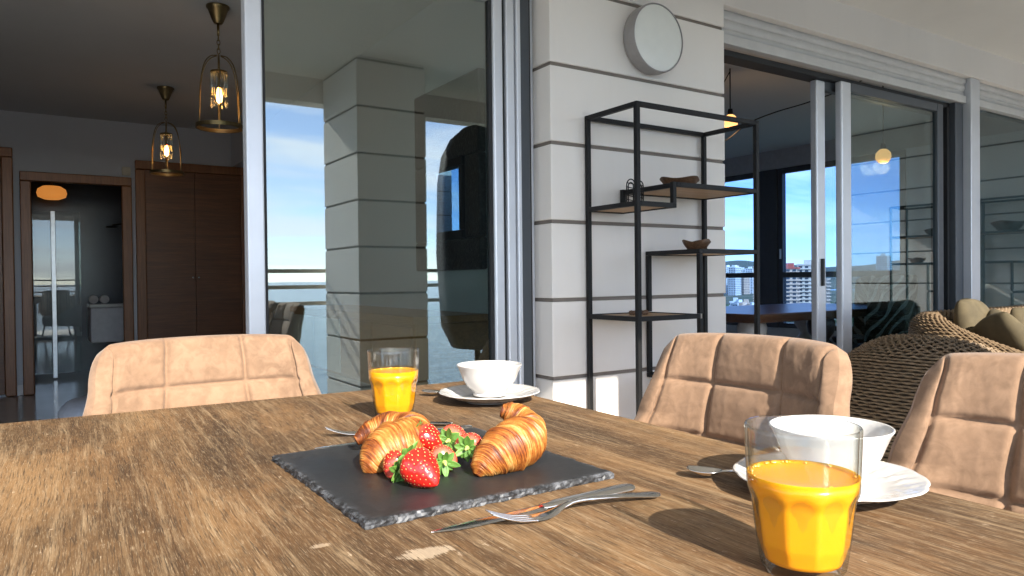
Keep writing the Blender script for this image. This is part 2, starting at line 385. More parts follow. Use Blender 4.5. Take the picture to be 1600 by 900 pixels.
# ------------------------------------------------------------------ right sliding doors
YR = 2.525
s = thing('roller_shutter', 'grey roller shutter slats tucked under the beam over the right doors', 'shutter', (4.2, 2.5, 2.17))
for k, (za, zb, yy) in enumerate(((2.305, 2.343, 2.492), (2.262, 2.304, 2.500), (2.222, 2.261, 2.507))):
    MB().tube([(2.85, yy+.03, (za+zb)/2), (5.405, yy+.03, (za+zb)/2)], (zb-za)/2*1.15, 12, flat=1.3).build('slat', SHUT, s, 40, world=True)
bx('bottom_bar', SHUT, s, 2.85, 2.497, 2.172, 5.405, 2.545, 2.221, .004, True)
s2 = thing('roller_shutter', 'grey roller shutter slats above the rightmost glass bay', 'shutter', (6.5, 2.5, 2.17))
for k, (za, zb, yy) in enumerate(((2.305, 2.343, 2.492), (2.262, 2.304, 2.500), (2.222, 2.261, 2.507))):
    MB().tube([(5.54, yy+.03, (za+zb)/2), (7.57, yy+.03, (za+zb)/2)], (zb-za)/2*1.15, 12, flat=1.3).build('slat', SHUT, s2, 40, world=True)
bx('bottom_bar', SHUT, s2, 5.54, 2.497, 2.172, 7.57, 2.545, 2.221, .004, True)
p = tag(bx('door_post', ALU, None, 5.408, 2.47, 0, 5.535, 2.56, 2.344, .004), 'pale aluminium post between the two right glass bays', 'post')
fr = thing('door_frame', 'dark grey jamb profiles left of the pale right-hand post', 'door frame', (5.3, 2.55, 0))
bx('jamb', ALU_D, fr, 5.30, 2.52, 0, 5.405, 2.66, 2.171, .004, True)
bx('gasket', RUBBER, fr, 5.27, 2.56, 0, 5.299, 2.66, 2.171, 0, True)
bx('head_track', RUBBER, fr, 2.845, 2.56, 2.14, 5.298, 2.66, 2.171, .002, True)
bx('sill_track', ALU_D, fr, 2.845, 2.50, -.003, 7.57, 2.66, .03, .004, True)
bx('jamb', ALU_D, fr, 2.845, 2.56, 0.031, 2.875, 2.66, 2.139, .002, True)
def panel(name, label, x0, x1, y, st=.098, pane=PANE_R, mat=ALU, rs=.075, matR=ALU_D, group=None):
    t = thing(name, label, 'door', ((x0+x1)/2, y, 0), 0, group)
    bx('stile', mat, t, x0, y-.022, .035, x0+st, y+.022, 2.138, .008, True)
    bx('stile', matR, t, x1-rs, y-.022, .035, x1, y+.022, 2.138, .006, True)
    bx('top_rail', ALU_D, t, x0+st, y-.02, 2.085, x1-rs, y+.02, 2.138, .003, True)
    bx('bottom_rail', ALU_D, t, x0+st, y-.02, .035, x1-rs, y+.02, .10, .003, True)
    bx('pane', pane, t, x0+st, y-.003, .10, x1-rs, y+.003, 2.085, 0, True)
    return t
panel('sliding_door', 'front sliding glass door whose pale stile stands right of the open doorway', 3.985, 5.155, 2.55)
t = panel('sliding_door', 'rear sliding glass door parked behind the front one by the open doorway', 3.83, 5.26, 2.61, .085, PANE_CLEAR)
bx('handle', RUBBER, t, 3.862, 2.575, .93, 3.885, 2.587, 1.09, .004, True)
t = thing('window', 'large fixed glass pane of the rightmost bay behind the wicker sofa', 'window', (6.5, 2.56, 0))
bx('frame', ALU_D, t, 5.536, 2.54, .031, 5.57, 2.60, 2.171, .003, True); bx('frame', ALU_D, t, 7.53, 2.54, .031, 7.57, 2.60, 2.171, .003, True)
bx('pane', PANE_R, t, 5.57, 2.555, .031, 7.53, 2.561, 2.171, 0, True)

# ------------------------------------------------------------------ sunroom window wall (x = 7.58)
WFR = simple('dark_window_frame', (.055, .055, .058), .45, .2)
LOWW = simple('sunroom_parapet_paint', (.40, .40, .40), .8)
struct(bx('sunroom_wall', LOWW, None, 7.58, 2.66, 2.30, 7.78, 8.0, 2.53, 0))
struct(bx('sunroom_wall', LOWW, None, 7.58, 2.66, -.004, 7.78, 8.0, .36, 0))
struct(bx('sunroom_wall', INWALL, None, 7.58, 2.66, .36, 7.78, 4.09, 2.30, 0))
def sw(label, y0, y1):
    t = thing('window', label, 'window', (7.62, (y0+y1)/2, .36), 0)
    for a, b in ((y0, y0+.065), (y1-.065, y1)): bx('frame', WFR, t, 7.585, a, .362, 7.655, b, 2.298, .004, True)
    for za, zb in ((.362, .42), (.975, 1.038), (2.235, 2.298)): bx('frame', WFR, t, 7.588, y0+.065, za, 7.652, y1-.065, zb, .003, True)
    for za, zb in ((.42, .975), (1.038, 2.235)): bx('pane', PANE_WIN, t, 7.615, y0+.065, za, 7.621, y1-.065, zb, 0, True)
    bx('handle', ALU, t, 7.565, y1-.05, 1.20, 7.584, y1-.03, 1.32, .003, True)
sw('dark framed sunroom window seen partly through the front sliding glass', 4.10, 5.66)
sw('dark framed sunroom window between the shelf posts and the pillar', 5.92, 7.6)
bx('mullion', WFR, None, 7.57, 5.665, .362, 7.70, 5.915, 2.298, .004)
bpy.data.objects['mullion']['label'] = 'dark upright mullion between the two sunroom windows'; bpy.data.objects['mullion']['category'] = 'mullion'

# ------------------------------------------------------------------ sea, land, city
t = NT('sea_water'); SEA = t.set(color=(.020, .065, .105), rough=.16, normal=t.bump(t.noise((.05, .12, 1), 6), .6, 2.0))
struct(MB().add([(-40000,-40000,-36), (40000,-40000,-36), (40000,40000,-36), (-40000,40000,-36)], [(0,1,2,3)]).build('sea', SEA))
t = NT('dry_green_land'); g = t.noise(.02, 6, .65); g2 = t.noise(.12, 4)
lc = t.ramp(g, [(.35, (.05, .075, .03)), (.5, (.13, .13, .075)), (.65, (.30, .25, .18))])
LAND = t.set(color=t.mix(t.math('MULTIPLY', t.ramp(g2, [(.5, 0.), (.62, 1.)]), .7), lc, (.045, .065, .028)), rough=.95)
def land(u, v):
    x = -300 + 4800*u; y = -60 + 4400*v
    z = -35 + 3*mnoise.noise(Vector((x*.004, y*.004, 0))) + 12*max(0, mnoise.noise(Vector((x*.0012, y*.0012, 3))))
    e = min(u, v, 1-u, 1-v)/.012
    return (x, y, -37 if e <= 0 else z)
struct(MB().grid(land, 90, 90).build('ground', LAND, None, True))
def hill(u, v):
    x = 5200 + 2600*u; y = -1500 + 9000*v
    z = -36 + max(0, math.sin(math.pi*u))*(190 + 160*mnoise.noise(Vector((y*.0007, x*.0004, 1))) + 90*mnoise.noise(Vector((y*.002, 2, x*.001))))*max(0, math.sin(math.pi*v))**.35
    return (x, y, z)
struct(MB().grid(hill, 20, 60).build('hills', simple('far_hills', (.10, .12, .10), 1, 0, .2, .002), None, True))
BW = {}
def bmat(c):
    if c not in BW: BW[c] = simple('facade_paint', c, .85, 0, .06, .1)
    return BW[c]
BGLASS = simple('far_window_glass', (.06, .08, .10), .2)
def building(label, px, D, w, dep, h, col, rz=0, roof=None, zb=-36):
    u = (px-800)/1137.1; v = (fw.x + u*rt.x, fw.y + u*rt.y); x, y = D*v[0], D*v[1]
    t = thing('building', label, 'building', (x, y, zb), rz, 'city buildings beyond the sunroom windows')
    MB().box(-w/2, -dep/2, 0, w/2, dep/2, h).build('wall', bmat(col), t)
    fl = max(3, int(h/3.2)); mb = MB(); sl = MB()
    for k in range(fl):
        z = (k+.35)*h/fl; e = .15
        nb = max(2, int(w/4))
        for a in range(nb):
            x0 = -w/2 + (a+.18)*w/nb; x1 = -w/2 + (a+.72)*w/nb
            mb.box(x0, -dep/2-e, z, x1, -dep/2-e+.1, z+h/fl*.5); mb.box(x0, dep/2+e-.1, z, x1, dep/2+e, z+h/fl*.5)
        nb = max(2, int(dep/4))
        for a in range(nb):
            y0 = -dep/2 + (a+.18)*dep/nb; y1 = -dep/2 + (a+.72)*dep/nb
            mb.box(-w/2-e, y0, z, -w/2-e+.1, y1, z+h/fl*.5); mb.box(w/2+e-.1, y0, z, w/2+e, y1, z+h/fl*.5)
        sl.box(-w/2-1.0, -dep/2-1.0, k*h/fl, w/2+1.0, dep/2+1.0, k*h/fl+.7)
    stuff(mb.build('windows', BGLASS, t)); stuff(sl.build('balcony_bands', bmat(tuple(min(.8, c*1.15) for c in col)), t))
    rf = MB().box(-w/2-.6, -dep/2-.6, h+.02, w/2+.6, dep/2+.6, h+1.4); rf.box(-w/4, -dep/4, h+1.42, w/5, dep/5, h+5)
    rf.build('roof', bmat(roof or col), t)
    return t
PK = (.62, .47, .36); CR = (.66, .58, .48); WHT = (.72, .72, .70); RD = (.50, .13, .09); GRB = (.42, .42, .43)
building('tall beige tower block with red roof seen through the sunroom window', 1233, 620, 17, 15, 43, PK, .5, RD)
building('tall cream tower block right of the red-roofed tower', 1263, 640, 19, 15, 46, CR, .45)
building('pinkish slab block beside the cream tower', 1282, 700, 16, 14, 33, PK, .4)
building('grey block between the two tower blocks', 1249, 820, 15, 14, 30, GRB, .3)
building('low cream hall in front of the cream tower', 1272, 520, 34, 14, 10, CR, .5)
building('white high-rise with banded balconies seen through the sliding glass', 1381, 1150, 19, 16, 66, WHT, .2)
building('thin pinkish tower seen beside the right front shelf post', 1186, 900, 13, 12, 48, PK, .6)
rr = random.Random(5)
names = ['first', 'second', 'third', 'fourth', 'fifth', 'sixth', 'seventh', 'eighth', 'ninth', 'tenth', 'eleventh', 'twelfth']
for k in range(12):
    px = 1136 + k*4.0
    building('small far pale house block, %s from the pillar in the skyline' % names[k], px, 1500+rr.uniform(-250, 250), rr.uniform(12, 22), rr.uniform(12, 16), rr.uniform(38, 58), rr.choice([WHT, CR, PK, WHT]), rr.uniform(0, 1.5))
for k in range(8):
    px = 1138 + k*5.5
    building('low pale house on the green slope below the skyline, %s from the pillar' % names[k], px, 560+rr.uniform(-160, 200), rr.uniform(8, 13), rr.uniform(8, 11), rr.uniform(7, 13), rr.choice([WHT, CR, PK]), rr.uniform(0, 1.5))
LEAF_FAR = simple('far_foliage', (.045, .07, .025), .9, 0, .5, .15)
mb = MB(); rr = random.Random(3)
for k in range(700):
    D = rr.uniform(180, 900); px = rr.uniform(1110, 1440); u = (px-800)/1137.1
    x, y = D*(fw.x+u*rt.x), D*(fw.y+u*rt.y); r = rr.uniform(2.2, 4.5)
    for q in range(4):
        ox, oy, oz = x+rr.uniform(-r, r)*.6, y+rr.uniform(-r, r)*.6, -34.5+rr.uniform(.3, 1)*r*.7; q_ = r*rr.uniform(.5, .9)
        vs_ = [(ox+q_*rr.uniform(.7, 1.2)*math.cos(a)*math.cos(b), oy+q_*rr.uniform(.7, 1.2)*math.sin(a)*math.cos(b), oz+q_*.8*math.sin(b)) for b in (-.9, 0, .9) for a in (0, 1.05, 2.1, 3.14, 4.2, 5.2)]
        fs_ = [(i*6+j, i*6+(j+1) % 6, (i+1)*6+(j+1) % 6, (i+1)*6+j) for i in range(2) for j in range(6)] + [tuple(range(12, 18))]
        mb.add(vs_, fs_)
o = mb.build('distant_trees', LEAF_FAR); stuff(o); tag(o, 'dark green trees scattered between the far buildings', 'trees')
# ================================================================== left room
def frame3(t, x0, x1, ztop, y, w=.085, mat=FRAMEWOOD):
    bx('jamb', mat, t, x0, y-.045, 0, x0+w, y+.02, ztop-w, .008, True); bx('jamb', mat, t, x1-w, y-.045, 0, x1, y+.02, ztop-w, .008, True)
    bx('head', mat, t, x0, y-.047, ztop-w+.001, x1, y+.02, ztop, .008, True)
t = thing('door_frame', 'brown wooden frame around the dark bathroom doorway', 'door frame', (.33, 7.85, 0)); frame3(t, -.11, .778, 2.0, 7.848)
t = thing('wardrobe', 'wide dark brown two-leaf wardrobe door right of the bathroom doorway', 'wardrobe', (1.3, 7.85, 0)); frame3(t, .81, 1.866, 2.17, 7.848)
for a, b in ((.896, 1.337), (1.340, 1.780)):
    lf = bx('door_leaf', DARKWOOD, t, a, 7.822, .02, b, 7.846, 2.084, .003, True)
    kx = 1.31 if a < 1 else 1.365
    k = MB().lathe([(0, -.02), (.010, -.018), (.011, -.008), (.006, 0)], 12).build('knob', STEEL, lf, True); k.location = (kx-1.3, -.04, 1.05)
t = thing('wooden_door', 'dark brown framed door cut off at the left picture edge', 'door', (-.55, 7.85, 0)); frame3(t, -1.05, -.158, 2.2, 7.846)
bx('door_leaf', DARKWOOD, t, -.964, 7.80, .02, -.244, 7.83, 2.114, .003, True)
tag(bx('thermostat', simple('cream_plastic', (.6, .57, .48), .5), None, .70, 7.83, 2.02, .775, 7.849, 2.10, .006), 'small cream box high on the wall between doorway and wardrobe', 'thermostat')
# bathroom beyond
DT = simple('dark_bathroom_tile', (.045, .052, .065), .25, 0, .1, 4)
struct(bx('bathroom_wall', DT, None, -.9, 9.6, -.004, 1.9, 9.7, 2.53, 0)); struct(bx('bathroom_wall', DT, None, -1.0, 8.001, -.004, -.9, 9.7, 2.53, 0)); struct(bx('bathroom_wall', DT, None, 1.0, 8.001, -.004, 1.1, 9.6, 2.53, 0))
t = thing('ceiling_lamp', 'orange glowing oval lamp high inside the dark bathroom', 'lamp', (.15, 8.9, 2.0))
MB().lathe([(0, -.14), (.07, -.135), (.125, -.11), (.135, -.07), (.125, -.03), (.08, 0), (0, 0.002)], 32).build('shade', M_emit('orange_shade', (1., .36, .07), .16), t, True)
MB().tube([(0, 0, 0), (0, 0, .53)], .012, 8).build('rod', BLACK, t, True)
t = thing('shower_screen', 'glass shower screen with a bright steel post inside the bathroom', 'shower screen', (.15, 8.95, 0))
bx('post', simple('pale_steel', (.75, .77, .8), .3, .5), t, .135, 8.96, .01, .175, 9.0, 1.75, .003, True)
bx('pane', PANE_CLEAR, t, -.3, 8.975, .05, .134, 8.983, 1.75, 0, True); bx('pane', PANE_CLEAR, t, .176, 8.975, .05, .40, 8.983, 1.75, 0, True)
t = thing('wash_stand', 'pale wall-hung washstand inside the bathroom doorway', 'washstand', (.66, 8.8, 0))
bx('cabinet', simple('pale_lacquer', (.5, .5, .53), .4), t, .46, 8.6, .38, .99, 9.1, .74, .01, True); bx('basin', CERAMIC, t, .45, 8.59, .742, .995, 9.1, .78, .01, True)
for k in range(2):
    o = MB().tube([(.50+.10*k, 8.72, .825), (.50+.10*k, 8.90, .825)], .042, 16).build('towel_roll', simple('towel', (.5, .48, .47), .95), None, 40)
    tag(o, ('left' if k == 0 else 'right') + ' rolled pale towel on the bathroom washstand', 'towel', 'rolled towels')
t = thing('shower', 'dark curved shower arm on the bathroom wall', 'shower', (1.0, 9.0, 1.6))
MB().tube(spline([(.998, 9.0, 1.45), (.93, 9.0, 1.58), (.82, 9.0, 1.64), (.70, 9.0, 1.62)], 12), .012, 8).build('arm', BLACK, t, True, world=True)
MB().lathe([(0, 0), (.06, -.01), (.06, -.025), (0, -.026)], 20, (.70, 9.0, 1.62)).build('head', BLACK, t, True, world=True)
# pendants
GLASSC = M_glass_pane('crystal_glass', (.9, .9, .88), .06)
BULBW = M_emit('warm_filament_bulb', (1., .45, .09), 9)
def pendant(x, y, label):
    z = 2.53; t = thing('pendant_lamp', label, 'pendant lamp', (x, y, z), 0, 'brass cage pendants')
    MB().lathe([(0, -.001), (.062, -.001), (.062, -.012), (.054, -.02), (.030, -.085), (.022, -.098), (0, -.10)], 32).build('canopy', BRASS, t, 50)
    MB().tube([(0,0,-.10), (0,0,-.165)], .007, 8).build('rod', BRASS, t, True)
    for k in range(4):
        zc = -.178 - .024*k; pts = [((.008*math.cos(a) if k % 2 else 0), (0 if k % 2 else .008*math.cos(a)), zc + .016*math.sin(a)) for a in [2*math.pi*q/12 for q in range(12)]]
        MB().tube(pts, .0026, 6, True).build('chain_link', BRASS, t, True)
    for k in range(6):
        a = math.pi*k/3 + .35; prof = [(.012, -.275), (.05, -.288), (.082, -.325), (.102, -.39), (.114, -.48), (.119, -.60), (.122, -.672)]
        MB().tube(spline([(r*math.cos(a), r*math.sin(a), zz) for r, zz in prof], 20), .0032, 6).build('cage_bar', BRASS, t, True)
    MB().lathe([(.119, -.66), (.126, -.66), (.126, -.682), (.119, -.682), (.119, -.66)], 48).build('ring', BRASS, t, 40)
    MB().tube([(0,0,-.27), (0,0,-.365)], .006, 8).build('stem', BRASS, t, True)
    MB().lathe([(0, -.345), (.02, -.355), (.045, -.362), (.046, -.372), (0, -.373)], 32).build('plate', BRASS, t, 50)
    MB().tube([(0,0,-.373), (0,0,-.455)], .014, 12).build('bulb_socket', BRASS, t, 40)
    b = MB().lathe([(0.008, -.456), (.013, -.47), (.017, -.50), (.014, -.53), (0, -.545)], 16).build('bulb', BULBW, t, True)
    for k in range(12):
        a = math.pi*k/6; r = .042
        dr = MB().tube([(r*math.cos(a), r*math.sin(a), -.375), (r*math.cos(a), r*math.sin(a), -.50)], .0075, 6).build('crystal_rod', GLASSC, t, True)
        q = MB().lathe([(0, .012), (.006, .004), (.006, -.006), (0, -.018)], 8, (r*math.cos(a), r*math.sin(a), -.525-.012*(k % 3))).build('crystal_drop', GLASSC, t)
    L = bpy.data.lights.new('lamp_light', 'POINT'); L.energy = .2; L.color = (1, .55, .2); L.shadow_soft_size = .03
    lo = bpy.data.objects.new('lamp_light', L); COL.objects.link(lo); lo.parent = t; lo.location = (0, 0, -.575)
pendant(.873, 4.303, 'brass cage pendant nearer the sliding glass with a lit amber bulb')
pendant(.878, 6.306, 'brass cage pendant hanging farther back before the wardrobe')
# ornate frame, opening added for its bright view, and sideboard on the side wall, behind the reflecting glass
t = thing('framed_opening', 'opening added for bright sky in a wide black ornate frame behind the sliding glass', 'window', (1.85, 3.44, 1.04))
tt = NT('ornate_black_frame'); OF = tt.set(color=tt.ramp(tt.noise(60, 4), [(.5, (.012, .012, .014)), (.75, (.10, .10, .10))]), rough=.35, normal=tt.bump(tt.noise(90, 3), 1, .006))
y0, y1, z0, z1 = 3.075, 3.80, 1.04, 2.03
bx('frame', OF, t, 1.825, y0, z0, 1.869, y1, 1.20, .01, True); bx('frame', OF, t, 1.825, y0, 1.62, 1.869, y1, z1, .01, True)
bx('frame', OF, t, 1.825, y0, 1.201, 1.869, 3.225, 1.619, .01, True); bx('frame', OF, t, 1.825, 3.65, 1.201, 1.869, y1, 1.619, .01, True)
for za, zb in ((1.202, 1.245), (1.575, 1.618)): bx('inner_frame', BLACK, t, 1.81, 3.226, za, 1.869, 3.649, zb, .004, True)
for ya, yb in ((3.226, 3.262), (3.613, 3.649)): bx('inner_frame', BLACK, t, 1.812, ya, 1.246, 1.869, yb, 1.574, .004, True)
bx('pane', PANE_CLEAR, t, 1.840, 3.263, 1.246, 1.845, 3.612, 1.574, 0, True)
t = thing('window', 'far sunroom window added to put blue sky in the black framed opening', 'window', (4.45, 8.05, 1.1))  # added window, supplies the bright sky inside the black frame
for xa, xb in ((3.601, 3.66), (4.60, 4.66), (5.24, 5.299)): bx('frame', WFR, t, xa, 8.03, 1.101, xb, 8.10, 2.449, .004, True)
bx('pane', PANE_WIN, t, 3.661, 8.06, 1.101, 4.599, 8.066, 2.449, 0, True); bx('pane', PANE_WIN, t, 4.661, 8.06, 1.101, 5.239, 8.066, 2.449, 0, True)
coursed('added_outside_wall', 'cream grooved wall added outside for the pale part of the framed view', 'wall', 3.3, 4.84, 8.9, 9.4, 4.0)  # added outside the far window for the pale side of that view
SBW = M_wood('sideboard_wood', (.26, .115, .04), (.42, .20, .08), (.52, .28, .12), 'y', 150, .4)
t = thing('sideboard', 'wall-hung wooden sideboard under the black ornate frame', 'sideboard', (1.67, 4.0, .42))
bx('top', SBW, t, 1.45, 3.05, .785, 1.869, 5.0, .82, .004, True); bx('body', SBW, t, 1.47, 3.07, .44, 1.869, 4.98, .784, .004, True)
for k in range(4): bx('door', (SBW, simple('sideboard_white', (.5, .5, .48), .5))[k > 1], t, 1.452, 3.09+.475*k, .46, 1.469, 3.55+.475*k, .77, .004, True)
t = thing('lounge_chair', 'grey-blue upholstered tub chair inside the left room behind the table', 'chair', (.38, 3.75, 0))
GB = simple('grey_blue_fabric', (.30, .34, .42), .85, 0, .08, 40, .2, 500)
def tub(u, v):
    a = -1.75 + 3.5*u; b = 2*math.pi*v; top = .64 - .16*abs(2*u-1)**2.2; rr_ = .33 + .05*math.cos(b)
    return ((rr_*math.cos(a)), (rr_*math.sin(a)), .36 + (top-.36)*(math.sin(b) if math.sin(b) > 0 else .3*math.sin(b)))
MB().grid(tub, 40, 20, False, True).build('back', GB, t, True)
MB().lathe([(0, .30), (.27, .30), (.31, .34), (.31, .43), (.28, .465), (0, .475)], 32).build('seat', GB, t, True)
for k in range(4): MB().tube([(.2*math.cos(.8+1.57*k), .2*math.sin(.8+1.57*k), .31), (.24*math.cos(.8+1.57*k), .24*math.sin(.8+1.57*k), 0)], [.018, .012], 8).build('leg', FRAMEWOOD, t, True)

# ================================================================== sunroom
GLOBE = M_emit('frosted_amber_globe', (1., .46, .15), .62)
def globe(x, y, z, zt, r, label):
    t = thing('hanging_bulb', label, 'bulb', (x, y, z), 0, 'hanging globe bulbs')
    MB().lathe([(0, -r*1.0), (r*.55, -r*.86), (r*.92, -r*.4), (r, 0), (r*.9, r*.45), (r*.55, r*.85), (r*.3, r*1.0), (0, r*1.01)], 32).build('globe', GLOBE, t, True)
    MB().lathe([(0, r*1.85), (r*.3, r*1.75), (r*.36, r*1.3), (r*.36, r*.96), (0, r*.95)], 16).build('bulb_socket', BLACK, t, 50)
    MB().tube([(0,0,r*1.8), (0,0,zt-z)], .005, 6).build('cable', BLACK, t, True)
    L = bpy.data.lights.new('lamp_light', 'POINT'); L.energy = 1.2; L.color = (1, .6, .3); L.shadow_soft_size = r
    lo = bpy.data.objects.new('lamp_light', L); COL.objects.link(lo); lo.parent = t; lo.location = (0, 0, -r-.02)
globe(4.32, 3.63, 2.135, 2.53, .055, 'amber globe bulb on a black cable peeking past the pillar edge')
globe(5.30, 3.03, 1.875, 2.53, .055, 'amber globe bulb seen through the front sliding glass against blue sky')
o = MB().tube(spline([(5.30, 3.03, 2.52), (5.02, 3.15, 2.37), (4.75, 3.28, 2.26), (4.55, 3.42, 2.19), (4.42, 3.55, 2.12), (4.34, 3.70, 2.01), (4.25, 3.9, 1.95), (4.0, 4.4, 1.99)], 60), .005, 6).build('swag_cable', BLACK, None, True)
tag(o, 'black cable sagging left from the hook of the right amber bulb', 'cable')
o = MB().tube(spline([(4.33, 3.64, 2.51), (4.27, 3.68, 2.40), (4.16, 3.80, 2.28), (3.9, 4.1, 2.20)], 30), .004, 6).build('swag_cable', BLACK, None, True)
tag(o, 'short black cable dropping behind the pillar from the left bulb hook', 'cable')
DTW = M_wood('dining_table_wood', (.05, .022, .010), (.10, .045, .02), (.15, .075, .035), 'x', 120, .3)
BAL = simple('white_turned_wood', (.62, .60, .57), .5); BALD = simple('dark_turned_wood', (.03, .024, .02), .4)
t = thing('dining_table', 'dark polished dining table with turned legs inside the sunroom', 'table', (4.4, 3.35, 0))
bx('tabletop', DTW, t, 3.62, 2.86, .705, 5.5, 3.85, .76, .01, True)
def baluster(x, y, mat): MB().lathe([(.09, 0), (.09, .04), (.05, .08), (.04, .16), (.10, .30), (.115, .38), (.09, .46), (.045, .52), (.05, .55), (.085, .60), (.095, .66), (.08, .704)], 28, (x, y, 0)).build('leg', mat, t, True, world=True)
baluster(3.86, 3.08, BAL); baluster(4.55, 3.05, BALD); baluster(3.86, 3.66, BALD); baluster(5.25, 3.66, BAL); baluster(5.25, 3.05, BAL)
tt = NT('black_leaf_print'); co = tt.tc()
wv = tt.node('ShaderNodeTexWave', wave_type='BANDS', bands_direction='DIAGONAL'); wv.inputs['Scale'].default_value = 5.5; wv.inputs['Distortion'].default_value = 6.5; wv.inputs['Detail'].default_value = 1; wv.inputs['Detail Scale'].default_value = .8
tt.l.new(co, wv.inputs[0]); PRINT = tt.set(color=tt.ramp(wv.outputs['Fac'], [(.70, (.012, .012, .013)), (.78, (.30, .30, .30))]), rough=.8)
def pchair(x, y, rz, label):
    t = thing('dining_chair', label, 'chair', (x, y, 0), rz, 'leaf-print dining chairs')
    def bk(u, v):
        s = 2*u-1; b = 2*math.pi*v; z = .44+.55*(1-abs(s)**6*.08)*.5*(1+math.sin(b)); hw = .235 + .03*(z-.44)
        return (-.20 - .14*(z-.44) + .05*s*s + .035*math.cos(b)*(1-abs(s)**8), hw*s, z)
    MB().grid(bk, 24, 28, False, True).build('backrest', PRINT, t, True)
    MB().box(-.22, -.24, .40, .24, .24, .48).build('seat', PRINT, t, bevel=.03)
    for a, b in ((-.2, -.2), (-.2, .2), (.2, -.2), (.2, .2)): MB().tube([(a, b, .41), (a*1.12, b*1.08, 0)], [.02, .014], 8).build('leg', BLACK, t, True)
pchair(3.66, 3.62, -.15, 'black leaf-print dining chair just right of the pillar behind the shelf post')
pchair(4.95, 2.98-.02, 1.45, 'black leaf-print dining chair standing close behind the front sliding glass')
pchair(4.30, 4.15, -1.5, 'black leaf-print dining chair at the far side of the dark dining table')
pchair(5.78, 3.45, 3.1, 'black leaf-print dining chair at the window end of the dining table')

# ================================================================== wall lamp and shelves on the pillar
t = thing('wall_lamp', 'round grey wall lamp with pale frosted disc high on the pillar', 'wall lamp', (2.325, 2.4225, 2.052))
def disc(prof, n=64):
    mb = MB().lathe(prof, n); mb.v = [(x, -z, y) for x, y, z in mb.v]; return mb
disc([(0, 0), (.135, 0), (.150, .012), (.153, .03), (.153, .072), (.150, .078), (.146, .078), (.146, .070)]).build('housing', simple('warm_grey_paint', (.28, .265, .26), .5), t, 40)
disc([(.1455, .06), (.1455, .074), (.13, .079), (.09, .083), (0, .085)]).build('diffuser', simple('frosted_diffuser', (.72, .73, .69), .35, 0, .02), t, 60)

def wire_arch(x, y, z, label, rz=0.6, h=.105):
    t = thing('wire_arch_ornament', label, 'ornament', (x, y, z), rz, 'wire ornaments')
    def arch(s, hh): return [(0, s*.03*math.cos(a) if a else 0, 0) for a in ()] or [(0, s*.017*math.cos(math.pi*q/16), hh*.55*0 + (hh-.024*s) + .024*s*math.sin(math.pi*q/16)) for q in range(17)]
    for s_, hh in ((1, h), (.62, h-.014)):
        a = arch(s_, hh); MB().tube([(0, a[0][1], 0)] + a + [(0, a[-1][1], 0)], .0025, 6).build('wire', BLACK, t, True)
    for k in range(5): MB().tube([(0, -.016, .015+.017*k), (0, .016, .024+.017*k)], .0018, 5).build('wire', BLACK, t, True)
    MB().box(-.012, -.022, 0, .012, .022, .004).build('base', BLACK, t)
def wooden_bowl(x, y, z, r, h, label, sx=1., rz=0.):
    t = thing('wooden_bowl', label, 'bowl', (x, y, z), rz, 'wooden bowls')
    pr = [(0, 0), (r*.45, 0), (r*.62, h*.15), (r*.86, h*.6), (r, h*.97), (r*.985, h), (r*.94, h*.96), (r*.80, h*.6), (r*.55, h*.25), (0, h*.2)]
    mb = MB().lathe(pr, 40, mod=lambda a, q, zz: 1+.035*math.sin(3*a+1)+.02*math.sin(7*a)); mb.v = [(a*sx, b, c+(.006*math.sin(3*math.atan2(b, a)) if c > h*.8 else 0)) for a, b, c in mb.v]
    mb.build('bowl', BOWLWOOD, t, 60)
def shelf_unit(label, loc, rz, tag2):
    t = thing('shelf_unit', label, 'shelf', loc, rz)
    W, Dp, ZT, b = .708, .30, 1.666, .0095
    def bar(x0, y0, z0, x1, y1, z1):
        MB().box(min(x0, x1)-b, min(y0, y1)-b, min(z0, z1)-b, max(x0, x1)+b, max(y0, y1)+b, max(z0, z1)+b).build('bar', BLACK, t, bevel=.0015)
    g = 2*b+.0006
    for x in (0, W):
        for y in (0, Dp): bar(x, y, b, x, y, ZT)
    for z in (ZT, .03):
        for y in (0, Dp): bar(g, y, z, W-g, y, z)
        for x in (0, W): bar(x, g, z, x, Dp-g, z)
    def board(x0, x1, z, frame=True):
        bo = MB().box(x0+b+.001, b+.001, z-.006, x1-b-.001, Dp-b-.001, z+.006).build('shelf_board', SHELFWOOD, t, bevel=.001)
        for y in (0, Dp): bar(x0+g, y, z, x1-g, y, z)
        for x in (x0, x1):
            if x not in (0, W):
                bar(x, 0, z, x, 0, z+.0001); bar(x, Dp, z, x, Dp, z+.0001)
            bar(x, g, z, x, Dp-g, z)
    board(0, .195, 1.280); board(.217, W, 1.366); board(.345, W, 1.098); board(0, .330, .828); board(.345, W, .552); board(0, .33, .28)
    for y in (0, Dp):
        bar(.195, y, 1.280+g, .195, y, 1.366)
        for a, c in ((.828, 1.098), (.552, .828)): bar(.345 if c > 1 else .345, y, a+g, .345 if c > 1 else .345, y, c-g)
    return t
shelf_unit('tall black metal shelf with staggered wooden boards in front of the pillar', (1.962, 2.103, 0), 0, '')
wooden_bowl(2.44, 2.24, 1.105, .062, .045, 'small round carved wooden bowl on the middle right shelf board')
wooden_bowl(2.34, 2.24, 1.373, .078, .042, 'oblong carved wooden bowl on the upper shelf board', 1.25, .2)
wire_arch(2.035, 2.22, 1.287, 'left wire arch ornament on the upper left shelf board')
wire_arch(2.10, 2.24, 1.287, 'right wire arch ornament on the upper left shelf board, half behind the post')
t = thing('wooden_bead_string', 'small wooden bead string lying on the lower left shelf board', 'ornament', (2.10, 2.25, .835))
